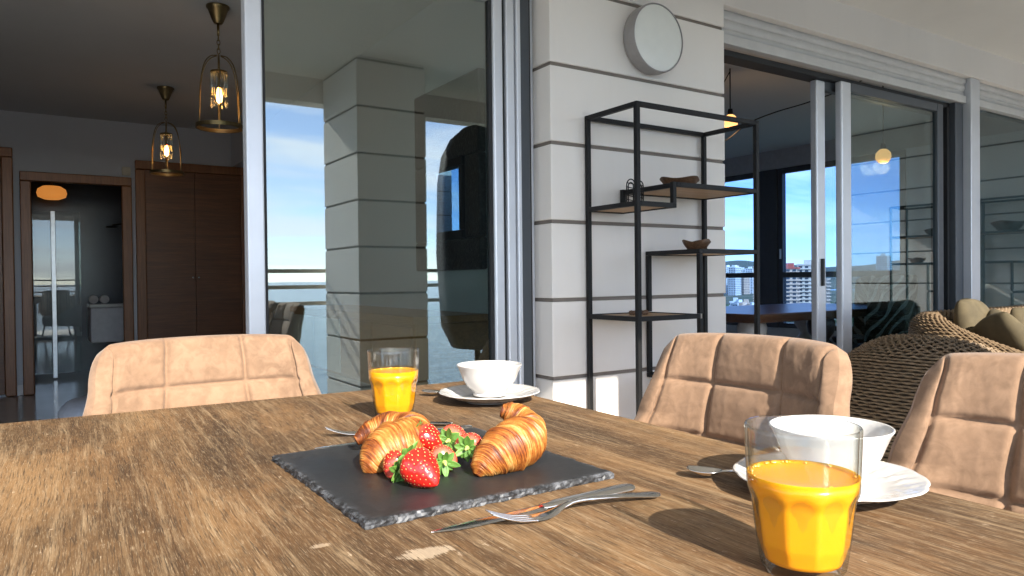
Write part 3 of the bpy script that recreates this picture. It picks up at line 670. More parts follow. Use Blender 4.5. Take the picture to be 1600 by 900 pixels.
for k in range(9):
    a = 2*math.pi*k/9; o = MB().lathe([(0, -.010), (.007, -.007), (.010, 0), (.007, .007), (0, .010)], 12).build('bead', BOWLWOOD, t, True); o.location = (.038*math.cos(a), .024*math.sin(a), .010)
shelf_unit('second black shelf by the end wall, faintly mirrored in the right glass', (7.22, 1.75, 0), -math.pi/2, '')
shelf_unit('third black shelf by the end wall, faintly mirrored in the rightmost pane', (7.22, 2.49, 0), -math.pi/2, '')
wooden_bowl(7.38, 2.05, 1.373, .12, .09, 'large wooden bowl on the third shelf by the end wall', 1.2, .4)
wooden_bowl(7.38, 1.40, 1.373, .09, .06, 'wooden bowl on the second shelf by the end wall', 1.2, .4)
wooden_bowl(7.38, 1.22, 1.105, .08, .05, 'dark wooden bowl on the middle board of the second shelf')

# ================================================================== wicker furniture
tt = NT('woven_rattan'); a_ = tt.noise(30, 4, .6); b_ = tt.noise(160, 3)
WICK = tt.set(color=tt.mix(tt.ramp(b_, [(.35, 0.), (.65, 1.)]), tt.ramp(a_, [(.3, (.095, .058, .030)), (.5, (.18, .12, .068)), (.7, (.27, .195, .12))]), (.21, .145, .085)), rough=.6, normal=tt.bump(b_, .3, .001))
WDARK = simple('dark_rattan_core', (.05, .032, .018), .9)
def woven(t, path, ztop, thick, pitch=.0095, rad=.0058, step=.021, z0=.06, lean=0.):
    # path: list of 2D points (outer centre line), ztop: per point height
    P = [Vector((x, y)) for x, y in path]; L = [0]
    for i in range(1, len(P)): L.append(L[-1]+(P[i]-P[i-1]).length)
    n = max(4, int(L[-1]/step)); pts = []
    for i in range(n+1):
        q = L[-1]*i/n; k = max(0, min(len(P)-2, int(np.searchsorted(L, q, side='right'))-1)); f_ = (q-L[k])/(L[k+1]-L[k])
        p_ = P[k].lerp(P[k+1], f_); zt = ztop[k]*(1-f_)+ztop[k+1]*f_
        d_ = (P[min(k+2, len(P)-1)]-P[max(k-1, 0)]).normalized(); pts.append((p_, Vector((d_.y, -d_.x)), zt))
    h = thick/2; mean = sum(q[2] for q in pts)/len(pts)
    straight = mean-h-z0; arcl = math.pi*h; tot = 2*straight+arcl; rows = int(tot/pitch)
    def prof(q, zt, off):
        o_, z_ = prof0(q, zt, off); return (o_ - lean*max(0, (z_-z0)/(zt-z0))**2.6, z_)
    def prof0(q, zt, off):
        st = zt-h-z0; tt_ = q*(2*st+arcl)
        if tt_ < st: bul = .03*math.sin(math.pi*tt_/st); return (h+off+bul, z0+tt_)
        if tt_ < st+arcl:
            a = (tt_-st)/h; return ((h+off)*math.cos(a), zt-h+(h+off)*math.sin(a))
        return (-h-off, zt-h-(tt_-st-arcl))
    mb = MB(); rg = random.Random(1)
    for r_ in range(rows):
        ln = []; jit = rg.uniform(-.0012, .0012)
        for i, (p_, nn, zt) in enumerate(pts):
            o, z = prof((r_+.5)/rows, zt, .006*(1 if (i+r_) % 2 else -1)+jit)
            ln.append((p_.x+nn.x*o, p_.y+nn.y*o, z+rg.uniform(-.0012, .0012)))
        mb.tube(ln, rad, 6, flat=.75)
    stuff(mb.build('weave', WICK, t, True, world=True))
    core = MB(); cv = []
    K = 26
    for p_, nn, zt in pts:
        for k in range(K):
            o, z = prof(k/(K-1), zt, -.008); cv.append((p_.x+nn.x*o, p_.y+nn.y*o, z))
    core.add(cv, [(i*K+k, i*K+k+1, (i+1)*K+k+1, (i+1)*K+k) for i in range(len(pts)-1) for k in range(K-1)] + [tuple(range(K)), tuple(range((len(pts)-1)*K, len(pts)*K))])
    core.build('core', WDARK, t, True, world=True)
t = thing('wicker_armchair', 'round wicker armchair seen from behind, between the two right suede chairs', 'armchair', (2.76, 1.33, 0))
ang = [R(90+18*k/1.0*1.0) if False else R(75+(285-75)*k/40) for k in range(41)]
woven(t, [(2.76+.40*math.cos(a), 1.33+.40*math.sin(a)) for a in ang], [.775-.16*abs(2*k/40-1)**2.4 for k in range(41)], .19, lean=.19)
CUSH = simple('olive_cushion_linen', (.082, .064, .034), .9, 0, .22, 14, .5, 300)
MB().lathe([(0, .25), (.28, .26), (.325, .31), (.325, .38), (.28, .42), (0, .43)], 36).build('seat_cushion', CUSH, t, True)
t = thing('wicker_sofa', 'wicker sofa with curved back in front of the right glass doors', 'sofa', (4.75, 1.8, 0))
pa = [(3.78, 1.25+.08*k) for k in range(7)] + [(4.08-.30*math.cos(R(a)), 1.73+.30*math.sin(R(a))+.02) for a in range(10, 91, 10)] + [(4.08+.1*k, 2.05) for k in range(1, 16)] + [(5.58+.30*math.sin(R(a)), 1.75+.30*math.cos(R(a))) for a in range(10, 91, 10)] + [(5.88, 1.73-.08*k) for k in range(7)]
def zt_(x, y): return .61+.175*max(0, min(1, (y-1.45)/.5))**1.2
woven(t, pa[::-1], [zt_(x, y) for x, y in pa[::-1]], .16, .0105, .0062, .022)
bx('seat_base', WICK, t, 3.88, 1.22, .06, 5.78, 1.93, .28, .02, True)
for k in range(2): MB().box(3.89+.95*k, 1.20, .285, 4.82+.95*k, 1.90, .43).build('seat_cushion', CUSH, t, bevel=.05, world=True)
def pillow(loc, rot, label, mat=CUSH, w=.42, h=.42, th=.15):
    mbp = MB()
    for sd_ in (1, -1):
        def fn(u, v):
            a = 2*u-1; b = 2*v-1; a = math.copysign(abs(a)**.8, a); b = math.copysign(abs(b)**.8, b)
            k = max(0, (1-abs(a)**2.2)*(1-abs(b)**2.2)); e = math.sqrt(k)
            wr = .010*mnoise.noise(Vector((a*2.2+loc[0]*9, b*2.2, sd_)))*e + .004*mnoise.noise(Vector((a*6, b*6+loc[0]*5, sd_)))*e
            a2 = a*math.sqrt(1-.32*b*b); b2 = b*math.sqrt(1-.32*a*a)
            return (w/2*a2*(1-.03*(1-b*b)), h/2*b2*(1-.03*(1-a*a)), sd_*(th/2*k**.42)+wr)
        mbp.grid(fn, 30, 30)
    o = mbp.build('cushion', mat, None, True, merge=True); o.location = loc; o.rotation_euler = rot; tag(o, label, 'cushion', 'sofa cushions'); return o
CREAM = simple('cream_cushion', (.62, .58, .48), .9, 0, .05, 20)
pillow((3.99, 1.66, .59), (R(68), R(25), R(52)), 'olive cushion leaning in the left corner of the wicker sofa')
pillow((4.22, 1.74, .60), (R(66), R(-18), R(28)), 'olive cushion second from the left on the wicker sofa')
pillow((4.18, 1.88, .66), (R(78), R(8), R(5)), 'olive cushion standing behind the others against the sofa back')
pillow((4.42, 1.84, .56), (R(70), R(-8), R(15)), 'cream cushion between two olive cushions on the sofa', CREAM)
pillow((4.66, 1.78, .60), (R(68), R(14), R(-10)), 'olive cushion farthest right on the wicker sofa')

# ================================================================== terrace dining set
TT = .76
tbl = thing('dining_table', 'large weathered wooden table in the foreground set for breakfast', 'table', (.83, 1.443, 0), -.035)
W_, L_ = .98, 1.32
MB().box(-W_, -L_, .712, 0, 0, TT).build('tabletop', TABLEWOOD, tbl, bevel=.004)
for x0, x1, y0, y1 in ((-W_+.06, -.06, -.09, -.06), (-W_+.06, -.06, -L_+.06, -L_+.09), (-.09, -.06, -L_+.091, -.091), (-W_+.06, -W_+.09, -L_+.091, -.091)):
    MB().box(x0, y0, .62, x1, y1, .711).build('apron', TABLEWOOD, tbl, bevel=.003)
for x in (-.15, -W_+.07):
    for y in (-.15, -L_+.07): MB().box(x, y, 0, x+.08, y+.08, .619).build('leg', TABLEWOOD, tbl, bevel=.004)

def make_chair():
    t = thing('dining_chair', 'x', 'chair', (0,0,0), 0, 'tan suede chairs around the table')
    Z0, Z1 = .44, .872
    def lerp(x, tab):
        for (a, p), (b, q) in zip(tab, tab[1:]):
            if x <= b:
                f_ = (x-a)/(b-a); f_ = f_*f_*(3-2*f_); return p+(q-p)*f_
        return tab[-1][1]
    def base(s, z):
        tz = (z-Z0)/(Z1-Z0)
        hw = lerp(tz, [(0, .285), (.30, .275), (.55, .236), (.8, .215), (1, .203)])
        wrap = lerp(tz, [(0, .26), (.30, .20), (.6, .085), (1, .045)])
        x = -.205 - .065*tz + wrap*abs(s)**2.6
        y = hw*math.sin(s*1.25)/math.sin(1.25)
        return Vector((x, y, z))
    def ztop(s, tz):
        z = Z0+(Z1-Z0)*tz; c = abs(s)
        drop = .030*max(0, (c-.80)/.20)**2.2 + .010*c*c
        return z - drop*tz**3
    LS = (-.87, -.30, .30, .87); LZ = (.765, .655, .545)
    def surf(s, tz, side):
        z = ztop(s, tz); p = base(s, z); e = .004
        du = base(min(1, s+e), z)-base(max(-1, s-e), z); dz = base(s, z+e)-base(s, z-e)
        n = du.cross(dz).normalized()
        if n.x < 0: n = -n
        th = .030*math.sqrt(max(0., 1-abs(s)**12))*math.sqrt(max(0., 1-tz**26))
        if side < 0: return p - n*th
        ds = [abs(s-l)*.22 for l in LS]; dzs = [abs(z-l) for l in LZ]; gr = 0
        amp = 1
        for d_ in ds: gr += math.exp(-(d_/.0042)**2)
        if abs(s) < .93:
            for d_ in dzs: gr += math.exp(-(d_/.0042)**2)*max(0, 1-(abs(s)/.93)**20)
        d1 = min(ds+[.05]); d2 = min(dzs+[.05])
        puff = min(1, d1/.035)**.6*min(1, d2/.035)**.6
        wr = mnoise.noise(Vector((s*6, z*30, 1.3)))*.0016 + mnoise.noise(Vector((s*22, z*90, 4)))*.0006
        return p + n*(th + (.008*puff - .0085*min(1, gr) + wr)*min(1, th/.02))
    def g(side): return lambda u, v: surf(2*u-1, v, side)
    MB().grid(g(1), 150, 110).build('backrest', SUEDE, t, True)
    bc = MB().grid(g(-1), 60, 40).build('back_cover', STRIPE, t, True); bc.data.materials.append(SUEDE)
    for k_, pl in enumerate(bc.data.polygons):
        i_, j_ = divmod(k_, 39)
        if i_ < 4 or i_ > 54 or j_ > 35: pl.material_index = 1
    MB().box(-.23, -.245, .385, .25, .245, .475).build('seat', SUEDE, t, bevel=.035)
    for a, b in ((-1, -1), (-1, 1), (1, -1), (1, 1)): MB().tube([(.15*a, .15*b, .39), (.23*a, .23*b, 0)], [.016, .011], 10).build('leg', BLACK, t, True)
    return t
ch = make_chair(); ch.location = (.315, 1.46, 0); ch.rotation_euler = (0, 0, -math.pi/2+.03); ch['label'] = 'tan suede chair at the far head of the table before the open doorway'
c2 = copy_tree(ch); c2.location = (.955, .955, 0); c2.rotation_euler = (0, 0, math.pi+.02); c2['label'] = 'tan suede chair at the table side in front of the metal shelf'
c3 = copy_tree(ch); c3.location = (.965, .405, 0); c3.rotation_euler = (0, 0, math.pi-.02); c3['label'] = 'tan suede chair cut off by the right picture edge'

# ------------------------------------------------------------------ slate and breakfast
def PX(x, y, D): return Vector((0, 0, H)) + D*(fw + rt2*(x-800)/1137.1 - up2*(y-450)/1137.1)
ZS = TT + .0075
tt = NT('black_slate'); n1 = tt.noise(9, 6, .65); n2 = tt.noise((90, 90, 90), 5, .7); geo = tt.node('ShaderNodeNewGeometry'); sg = tt.node('ShaderNodeSeparateXYZ'); tt.l.new(geo.outputs['Normal'], sg.inputs[0])
at = tt.node('ShaderNodeAttribute', attribute_name='tone')
sc_ = tt.ramp(n1, [(.3, (.010, .0105, .012)), (.7, (.021, .0215, .023))])
sc_ = tt.mix(tt.math('MULTIPLY', at.outputs['Fac'], tt.ramp(n2, [(.44, 0.), (.62, 1.)])), sc_, (.095, .10, .11))
dust = tt.noise((25, 300, 20), 4, .7, 1.5)
sc_ = tt.mix(tt.math('MULTIPLY', tt.ramp(dust, [(.66, 0.), (.74, 1.)]), .35), sc_, (.16, .165, .17))
SLATE = tt.set(color=sc_, rough=tt.ramp(n1, [(.3, .42), (.7, .58)]), normal=tt.bump(n2, .25, .0007, tt.bump(n1, .3, .002)))
sx0, sx1, sy0, sy1 = .250, .552, .634, .950; NE = 90; mb = MB(); ring = []
rg = random.Random(11)
for side in range(4):
    for k in range(NE):
        f_ = k/NE
        b_ = [(sx0+(sx1-sx0)*f_, sy0), (sx1, sy0+(sy1-sy0)*f_), (sx1-(sx1-sx0)*f_, sy1), (sx0, sy1-(sy1-sy0)*f_)][side]
        ring.append((b_, [(0, 1), (-1, 0), (0, -1), (1, 0)][side]))
cx, cy = (sx0+sx1)/2, (sy0+sy1)/2; NR = len(ring); tone = []
levels = ((0.0, 0.0, .8), (-.002, .0025, 1.), (.0, .005, 1.), (.0028, .0071, 1.), (.0055, .0075, .3), (.014, .0075, 0.))
for li, (ins, z, tn) in enumerate(levels):
    for k, ((x, y), (nx, ny)) in enumerate(ring):
        j = mnoise.noise(Vector((k*.21, li*1.7, 2)))*.0028 + mnoise.noise(Vector((k*.75, li*2.3, 7)))*.0016
        if li == 5: j = 0
        cn_ = .0
        mb.v.append((max(sx0+ins, min(sx1-ins, x))+nx*j, max(sy0+ins, min(sy1-ins, y))+ny*j, TT+.0004+z)); tone.append(tn)
for li in range(len(levels)-1):
    for k in range(NR): mb.f.append((li*NR+k, li*NR+(k+1) % NR, (li+1)*NR+(k+1) % NR, (li+1)*NR+k))
mb.f.append(tuple((len(levels)-1)*NR+k for k in range(NR))); mb.f.append(tuple(reversed(range(NR)))); mb.att = tone
o = mb.build('slate_board', SLATE); o.data.polygons.foreach_set('use_smooth', [False]*len(o.data.polygons))
tag(o, 'black slate serving board with chipped edges under the croissants', 'board')

tt = NT('croissant_crust'); at = tt.node('ShaderNodeAttribute', attribute_name='tone'); nn_ = tt.noise(70, 5, .65); n3 = tt.noise(420, 3)
fac = tt.math('ADD', at.outputs['Fac'], tt.math('MULTIPLY', tt.math('SUBTRACT', nn_, .5), .7))
cc = tt.ramp(fac, [(.02, (.50, .29, .10)), (.25, (.40, .165, .032)), (.50, (.25, .070, .011)), (.80, (.085, .019, .004))])
CRUST = tt.set(color=cc, rough=.5, spec=.4, coat=.06, coatr=.3, sss=.06, sssr=(.01, .004, .002), ssss=.3, normal=tt.bump(n3, .25, .0005, tt.bump(nn_, .3, .0012)))
def croissant(pts, label, seed):
    NU, NV = 360, 72; C3 = [PX(a, b, c) for a, b, c, r in pts]; rs = [Vector((r, 0, 0)) for a, b, c, r in pts]
    path = spline(C3, NU); rad = [v.x for v in spline(rs, NU)]
    cen = sum(path, Vector())/NU; root = thing('croissant', label, 'croissant', (cen.x, cen.y, ZS)); mb = MB(); tone = []
    T = [(path[min(i+1, NU-1)]-path[max(i-1, 0)]).normalized() for i in range(NU)]
    u = T[0].cross(Vector((0, 0, 1))).normalized()
    nl = 8.0
    for i in range(NU):
        u = (u-T[i]*u.dot(T[i])).normalized(); w = T[i].cross(u); t_ = i/(NU-1)
        for k in range(NV):
            a = 2*math.pi*k/NV
            ph = t_*nl + .16*math.sin(a+seed) + .05*math.sin(3*a+seed*2)
            # wraps step up towards the middle of the roll
            ph2 = ph if t_ < .5 else nl-ph
            fr_ = ph2 - math.floor(ph2)
            step = fr_**1.6 - .45 if fr_ < .93 else (1-fr_)/.07*.93**1.6-.45
            fine = mnoise.noise(Vector((ph2*22, math.cos(a)*.9, math.sin(a)*.9+seed)))
            fine2 = mnoise.noise(Vector((ph2*52, math.cos(a)*1.5, math.sin(a)*1.5+seed)))
            ed = min(1, t_/.06, (1-t_)/.06)
            r_ = rad[i]*(1 + .125*step*ed + .060*fine*ed + .038*fine2)
            p_ = path[i] + u*math.cos(a)*r_ + w*math.sin(a)*r_
            if p_.z < ZS+.0008: p_.z = ZS+.0008 + .02*(p_.z-ZS)*0
            mb.v.append(tuple(p_))
            upf = (u*math.cos(a)+w*math.sin(a)).z
            tn = .36 + .26*max(0, fr_-.35)*1.25 - .16*math.exp(-((fr_-.12)/.14)**2) - .34*fine - .40*fine2
            tn += .34*max(0, 1-t_/.07) + .45*max(0, 1-(1-t_)/.16)
            tn += .30*mnoise.noise(Vector((path[i].x*40+math.cos(a), path[i].y*40, math.sin(a)*1.2+seed)))
            tone.append(max(0, min(1, tn)))
    for i in range(NU-1):
        for k in range(NV): mb.f.append((i*NV+k, i*NV+(k+1) % NV, (i+1)*NV+(k+1) % NV, (i+1)*NV+k))
    mb.f.append(tuple(range(NV))); mb.f.append(tuple((NU-1)*NV+k for k in range(NV))); mb.att = tone
    mb.build('crust', CRUST, root, True, world=True)
croissant([(574,744,.845,.005),(580,733,.848,.015),(590,718,.855,.024),(606,705,.868,.0300),(630,694,.892,.0305),(648,685,.918,.0260),(636,671,.94,.0225),(606,666,.95,.0185),(578,675,.948,.0140),(556,689,.94,.0065)],
          'left croissant with a horn curling up and left on the slate', 1.)
croissant([(744,743,.818,.0045),(752,731,.823,.0145),(769,715,.832,.0225),(791,701,.847,.0285),(814,689,.873,.0290),(827,674,.903,.0215),(814,655,.925,.0175),(797,645,.935,.0140),(784,641,.937,.0085)],
          'right croissant standing with one horn tip pointing up on the slate', 4.)

tt = NT('strawberry_skin'); nz = tt.noise(60, 4); at = tt.node('ShaderNodeAttribute', attribute_name='tone')
BERRY = tt.set(color=tt.mix(tt.math('MULTIPLY', at.outputs['Fac'], .85), tt.mix(nz, (.42, .008, .007), (.56, .020, .011)), (.80, .36, .22)), rough=.24, sss=.25, sssr=(.02, .004, .002), ssss=.25, coat=.4, coatr=.12)
SEED = simple('strawberry_seed', (.72, .42, .14), .5, 0, .2, 90)
tt = NT('strawberry_leaf'); nz = tt.noise(70, 4)
LEAFM = tt.set(color=tt.ramp(nz, [(.3, (.055, .15, .018)), (.7, (.14, .27, .05))]), rough=.55, sss=.1, sssr=(.005, .01, .002), ssss=.2)
def strawberry(px, py, D, Ln, Rr, axis, label, seed, pale=.0, nleaf=9, lsize=.0145):
    A = (rt2*axis[0] + up2*axis[1] + fw*axis[2]).normalized(); c = PX(px, py, D)
    c.z = max(c.z, ZS + Rr*.93)
    root = bpy.data.objects.new('strawberry', None); COL.objects.link(root); tag(root, label, 'strawberry', 'strawberries on the slate'); root.empty_display_size = .02
    root.rotation_mode = 'QUATERNION'; root.rotation_quaternion = A.to_track_quat('Z', 'Y'); root.location = c
    rg = random.Random(seed); NU, NV = 44, 56
    def prof(t_):       # 0 tip .. 1 calyx
        r = Rr*(math.sin(min(1, t_/.72)*math.pi/2)**.72 if t_ < .72 else 1-.55*((t_-.72)/.28)**2.4)
        return r
    seeds = []
    rows = 9
    for j in range(rows):
        t_ = .08+.82*(j+.3)/rows; n = max(3, int(2*math.pi*prof(t_)/.0072))
        for k in range(n): seeds.append((t_, 2*math.pi*(k+.5*(j % 2))/n + rg.uniform(-.1, .1)))
    mb = MB(); tone = []
    for i in range(NU):
        t_ = i/(NU-1); t2 = t_**1.0
        for k in range(NV):
            a = 2*math.pi*k/NV; r = prof(t2)*(1+.05*math.sin(2*a+seed)+.03*math.sin(3*a+seed*1.7))
            dmp = 0
            for (st, sa) in seeds:
                dt = (st-t2)*Ln
                if abs(dt) < .004:
                    da = ((sa-a+math.pi) % (2*math.pi)-math.pi)*r; q = dt*dt+da*da
                    if q < 1.6e-5: dmp += math.exp(-q/2.6e-6)
            r -= .0007*min(1, dmp)*min(1, r/.004)
            mb.v.append((r*math.cos(a), r*math.sin(a), (t2-.5)*Ln)); tone.append(max(0, min(1, (t2-.80)/.2))*.8*(.4+pale) + pale*max(0, (t2-.3)))
    for i in range(NU-1):
        for k in range(NV): mb.f.append((i*NV+k, i*NV+(k+1) % NV, (i+1)*NV+(k+1) % NV, (i+1)*NV+k))
    mb.f.append(tuple(range(NV))); mb.f.append(tuple((NU-1)*NV+k for k in range(NV))); mb.att = tone
    mb.build('berry', BERRY, root, True)
    sb = MB()
    for st, sa in seeds:
        r = prof(st)*(1+.05*math.sin(2*sa+seed)+.03*math.sin(3*sa+seed*1.7)); z = (st-.5)*Ln
        n = Vector((math.cos(sa), math.sin(sa), 0)); b = Vector((-math.sin(sa), math.cos(sa), 0)); p0 = n*(r-.0004)+Vector((0, 0, z)); zz = Vector((0, 0, 1))
        sb.add([p0+zz*.0011, p0+b*.00065, p0-zz*.0011, p0-b*.00065, p0+n*.0006], [(0, 1, 4), (1, 2, 4), (2, 3, 4), (3, 0, 4)])
    stuff(sb.build('seeds', SEED, root, True))
    for k in range(nleaf):
        a = 2*math.pi*k/nleaf + rg.uniform(-.2, .2); l = lsize*rg.uniform(.8, 1.2); wd = l*rg.uniform(.24, .33); lift = rg.uniform(-.4, .5)
        def lf(u, v):
            s = 2*v-1; w_ = wd*(math.sin(math.pi*min(1, u**.8*.97+.03)))**.75
            rr_ = .0015+l*u*(1-.12*max(0, -lift)*u); z = Ln/2+.0005 + l*(.25*u + lift*u*u*.8) - .18*wd*0 + abs(s)*w_*.35
            y = s*w_
            return (rr_*math.cos(a)-y*math.sin(a), rr_*math.sin(a)+y*math.cos(a), z)
        mbl = MB().grid(lf, 9, 5)
        o = mbl.build('leaf', LEAFM, root, True); so = o.modifiers.new('thickness', 'SOLIDIFY'); so.thickness = .0005
    MB().lathe([(.0035, Ln/2-.002), (.003, Ln/2+.002), (.0016, Ln/2+.004), (.0014, Ln/2+.009), (0, Ln/2+.0092)], 10).build('stem', simple('pale_stem', (.45, .5, .14), .6), root, True)
    return root
strawberry(661, 737, .780, .050, .0195, (-.60, .42, .50), 'largest strawberry lying in front with its red tip toward the viewer', 3)
strawberry(616, 722, .818, .036, .0155, (.45, -.30, -.75), 'strawberry tucked between left croissant and largest berry', 5, .1)
strawberry(673, 688, .890, .040, .0165, (-.75, .55, .1), 'round red strawberry behind the largest one beside the left croissant', 8)
strawberry(690, 714, .845, .036, .0165, (.28, -.12, -1), 'pale-shouldered strawberry just behind the largest one, leaves toward the viewer', 9, .25)
strawberry(710, 684, .905, .038, .0175, (-.30, .02, -1), 'rearmost strawberry in the heap with star-shaped leaves toward the viewer', 12, .2)
strawberry(735, 694, .885, .038, .0165, (-.15, -.02, -1), 'strawberry leaning against the right croissant', 14, .15)

# juice glasses
TUMB = M_tumbler()
tt = NT('orange_juice'); nz = tt.noise(40, 4)
JUICE = tt.set(color=tt.mix(nz, (.74, .285, .003), (.80, .335, .006)), rough=.25, sss=.5, sssr=(.02, .012, .003), ssss=.5, spec=.4)
def tumbler(x, y, label, lvl, rz):
    t = thing('juice_glass', label, 'glass', (x, y, TT+.0003), rz, 'glasses of orange juice'); hh = .114
    N = 80; fac_n = 10
    def fmod(z):
        if z < .008: return .6
        if z < .058: return 1.
        return max(0, 1-(z-.058)/.008)
    def mod_o(a, r, z):
        q = ((a*fac_n/(2*math.pi)) % 1)-.5; poly = math.cos(math.pi/fac_n)/math.cos(q*2*math.pi/fac_n)
        # arched top of each facet
        top = .060+.006*(1-(2*q)**2); f_ = 1. if z < top-.003 else max(0, 1-(z-top+.003)/.004)
        return 1*(1-f_)+(poly*.985)*f_
    outer = [(0, .0015), (.024, .0012), (.0265, 0), (.0300, .0005), (.0315, .003)] + [(.0315+.0075*(k/24)**.8, .003+.053*k/24) for k in range(1, 25)] + [(.0398, .059), (.0407, .062), (.0412, .065), (.0414, .068), (.0419, .080), (.0426, .097), (.0430, .110), (.0430, .1128), (.0424, .114), (.0414, .1138), (.0409, .1125)]
    mb = MB().lathe(outer, N, mod=mod_o)
    inn = [(.0408, .111), (.0402, .097), (.0396, .080), (.0390, .066), (.0375, .060), (.0352, .050), (.0325, .030), (.0290, .016), (.0250, .0115), (.012, .0105), (0, .0105)]
    o_ = len(mb.v)-N; mb2 = MB().lathe(inn, N); off = len(mb.v); mb.v += mb2.v; mb.f += [tuple(i+off for i in f) for f in mb2.f]
    for k in range(N): mb.f.append((o_+k, o_+(k+1) % N, off+(k+1) % N, off+k))
    mb.build('tumbler', TUMB, t, True, merge=True)
    jp = [(0, .0085), (.020, .0085), (.0280, .0094), (.0306, .0125), (.0326, .020)]
    for r_, z_ in outer:
        if .022 < z_ < lvl-.002: jp.append((r_-.0010, z_))
    jp += [(.0412, lvl), (.0400, lvl-.0014), (.036, lvl-.0020), (.015, lvl-.0022), (0, lvl-.0022)]
    MB().lathe(jp, N, mod=lambda a, r, z: mod_o(a, r, z) if r > .0295 and z < lvl-.003 else 1).build('juice', JUICE, t, True, merge=True)
    rg = random.Random(int(x*1000)); bb = MB()
    for k in range(26):
        a = rg.gauss(1.0, .45) if k < 20 else rg.uniform(0, 6.28); r = rg.uniform(.0008, .0018); q = .0392-r*rg.uniform(.6, 1.6)
        c0 = (q*math.cos(a), q*math.sin(a), lvl-.0012)
        bb.lathe([(r, 0), (r*.8, r*.6), (r*.4, r*.92), (0.00001, r)], 8, c0)
    stuff(bb.build('bubbles', simple('juice_froth', (.80, .42, .05), .15), t, True))
tumbler(.497, .350, 'near glass of orange juice at the bottom right of the table', .0765, .3)
tumbler(.500, 1.131, 'far glass of orange juice behind the left croissant', .079, .1)

# cups, saucers, spoons
def cup(x, y, label):
    t = thing('cup', label, 'cup', (x, y, TT+.0115), 0, 'white cups')
    pr = [(0, .002), (.026, .002), (.029, 0), (.031, .001), (.0305, .005), (.029, .007), (.034, .012), (.043, .022), (.050, .036), (.0548, .050), (.0585, .060), (.0615, .0655), (.0618, .067), (.0610, .0678), (.0595, .0672), (.0562, .060), (.0525, .050), (.0475, .036), (.041, .023), (.030, .014), (.012, .011), (0, .0108)]
    pr = [(a, b*.87 if b > .007 else b) for a, b in pr]
    MB().lathe(pr, 72).build('bowl', CERAMIC, t, True, merge=True)
def saucer(x, y, label, rz):
    t = thing('saucer', label, 'saucer', (x, y, TT+.0003), rz, 'white saucers')
    pr = [(0, .004), (.040, .004), (.043, 0), (.047, .0005), (.052, .004), (.070, .009), (.088, .0155), (.0945, .0182), (.0955, .0192), (.0945, .0202), (.088, .0182), (.080, .0152), (.072, .0127), (.062, .0098), (.054, .0076), (.049, .0072), (.040, .0082), (.030, .0088), (0, .0088)]
    pr2 = []
    for (a, b), (c_, d_) in zip(pr, pr[1:]):
        k = max(1, int(math.hypot(c_-a, d_-b)/.003))
        for q in range(k): pr2.append((a+(c_-a)*q/k, b+(d_-b)*q/k))
    pr2.append(pr[-1])
    mb = MB().lathe(pr2, 160); out = []
    for (X, Y, Z) in mb.v:
        r = math.hypot(X, Y); a = math.atan2(Y, X); w_ = max(0, (r-.055)/.04)
        sc2 = 1 + .022*w_*abs(math.sin(6*a))**.7 - .015*w_
        emb = .0016*math.exp(-((r-.076)/.012)**2)*(mnoise.noise(Vector((X*170, Y*170, 1)))+.8*abs(math.sin(12*a+40*r))) if Z > .0095 else 0
        out.append((X*sc2, Y*sc2, Z+emb))
    mb.v = out; mb.build('plate', CERAMIC, t, True, merge=True)
cup(.706, .463, 'white cup behind the near juice glass'); saucer(.700, .463, 'white scalloped saucer behind the near juice glass', .4)
cup(.713, 1.172, 'white cup at the far table corner'); saucer(.713, 1.172, 'white scalloped saucer at the far table corner', 1.)
def blade_strip(pts, n, name, mat, parent):
    # pts: (pos, half width, thickness)
    P = spline([p[0] for p in pts], n); Wd = [v.x for v in spline([Vector((p[1], 0, 0)) for p in pts], n)]; Th = [v.x for v in spline([Vector((p[2], 0, 0)) for p in pts], n)]
    mb = MB()
    for i in range(n):
        d_ = (P[min(i+1, n-1)]-P[max(i-1, 0)]); s_ = Vector((-d_.y, d_.x, 0)).normalized(); up_ = d_.cross(s_).normalized()
        if up_.z < 0: up_ = -up_
        w_, h_ = max(.0002, Wd[i]), max(.0003, Th[i])
        for a, b in ((-1, 0), (-.8, .75), (-.35, 1), (.35, 1), (.8, .75), (1, 0), (.8, -.75), (.35, -1), (-.35, -1), (-.8, -.75)):
            mb.v.append(tuple(P[i]+s_*a*w_+up_*b*h_))
    k = 10
    for i in range(n-1):
        for j in range(k): mb.f.append((i*k+j, i*k+(j+1) % k, (i+1)*k+(j+1) % k, (i+1)*k+j))
    mb.f.append(tuple(range(k))); mb.f.append(tuple((n-1)*k+j for j in range(k)))
    return mb.build(name, mat, parent, 50)
def knife(x, y, rz, label):
    t = thing('table_knife', label, 'knife', (x, y, TT), rz, 'table knives')
    z = .0012
    blade_strip([((0, .002, z), .0008, .0006), ((.012, .0012, z), .0045, .0007), ((.035, 0, z), .0082, .0008), ((.08, 0, z+.0005), .0092, .0009), ((.118, 0, z+.001), .0088, .0011), ((.124, 0, z+.0015), .006, .0016)], 40, 'blade', STEEL, t)
    blade_strip([((.121, 0, .003), .0055, .0025), ((.130, 0, .0034), .0072, .0031), ((.17, 0, .0036), .0078, .0033), ((.215, 0, .0038), .0098, .0034), ((.232, 0, .0038), .0098, .0034), ((.240, 0, .0038), .0060, .0030)], 40, 'handle', STEEL, t)
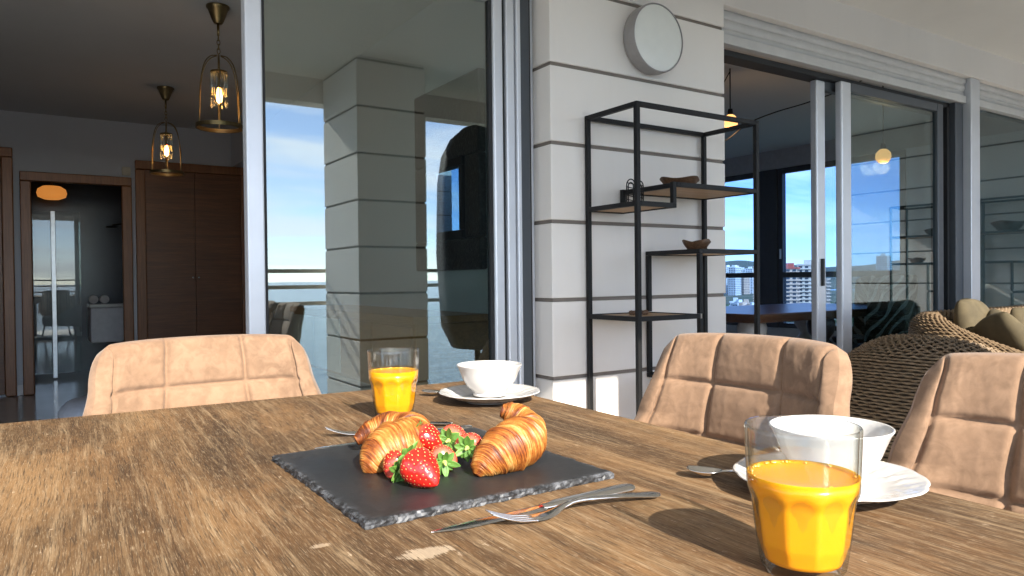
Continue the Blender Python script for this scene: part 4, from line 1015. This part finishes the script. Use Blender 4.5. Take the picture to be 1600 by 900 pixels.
def fork(x, y, rz, label):
    t = thing('table_fork', label, 'fork', (x, y, TT), rz, 'table forks')
    for k in range(4):
        o = (k-1.5)*.0058
        blade_strip([((0, o*.9, .0145), .0007, .0007), ((.015, o, .0085), .0014, .0010), ((.030, o, .0042), .0018, .0012), ((.046, o*.95, .0024), .0024, .0013)], 16, 'tine', STEEL, t)
    blade_strip([((.042, 0, .0024), .0105, .0010), ((.055, 0, .0022), .0112, .0012), ((.068, 0, .0040), .0085, .0014), ((.082, 0, .0088), .0040, .0018), ((.10, 0, .0110), .0032, .0019), ((.135, 0, .0092), .0042, .0017), ((.165, 0, .0062), .0075, .0016), ((.183, 0, .0042), .0100, .0015), ((.192, 0, .0038), .0088, .0013), ((.197, 0, .0036), .0030, .0011)], 70, 'handle', STEEL, t)
def spoon(x, y, rz, label):
    t = thing('tea_spoon', label, 'spoon', (x, y, TT), rz, 'tea spoons')
    def bowl(u, v):
        s = 2*v-1; w_ = .0135*math.sqrt(max(0, 1-(2*u**.85-1)**2))
        dp = .0065*(1-(2*u-1)**2)
        return (.042*u, s*w_, .0078 - dp*(1-s*s) + .0035*(1-u)**2 + .002*u)
    o = MB().grid(bowl, 24, 15).build('bowl', STEEL, t, True); m_ = o.modifiers.new('thickness', 'SOLIDIFY'); m_.thickness = .001
    blade_strip([((.040, 0, .0095), .0028, .0012), ((.052, 0, .0105), .0024, .0014), ((.08, 0, .0085), .0026, .0014), ((.115, 0, .0042), .0050, .0012), ((.130, 0, .0030), .0058, .0011), ((.136, 0, .0028), .002, .001)], 40, 'handle', STEEL, t)
knife(.296, .590, -.01, 'table knife lying in front of the slate, blade left')
fork(.347, .5735, -.10, 'table fork with upturned tines in front of the slate')
knife(.315, .978, -.04, 'table knife behind the slate, mostly hidden by the croissants')
fork(.352, 1.040, -.12, 'table fork behind the slate, tines showing left of the croissant')
spoon(.622, .590, -.85, 'tea spoon beside the near saucer, bowl showing')
spoon(.640, 1.310, -.95, 'tea spoon beside the far saucer, bowl showing')

# closed parasol added as stand-in for a dark mirrored shape, darkens the sky reflection
t = thing('parasol_stand_in', 'tall parasol stand-in added beyond the outer pillar for the dark mirrored shape', 'parasol', (2.95, .05, 0))
PC = simple('dark_stand_in_cover', (.030, .040, .055), .85, 0, .2, 8)
MB().lathe([(.02, 2.22), (.10, 2.19), (.20, 2.10), (.27, 1.96), (.30, 1.75), (.31, 1.2), (.28, .62), (.20, .45), (.05, .43)], 40, mod=lambda a, r, z: 1+.035*math.sin(7*a)+.02*math.sin(13*a+z*3)).build('cover', PC, t, True)
MB().tube([(0, 0, .05), (0, 0, .5)], .025, 14).build('pole', ALU_D, t, True)
MB().lathe([(0, 0), (.26, 0), (.26, .05), (.06, .07), (0, .07)], 32).build('base', ALU_D, t, 40)
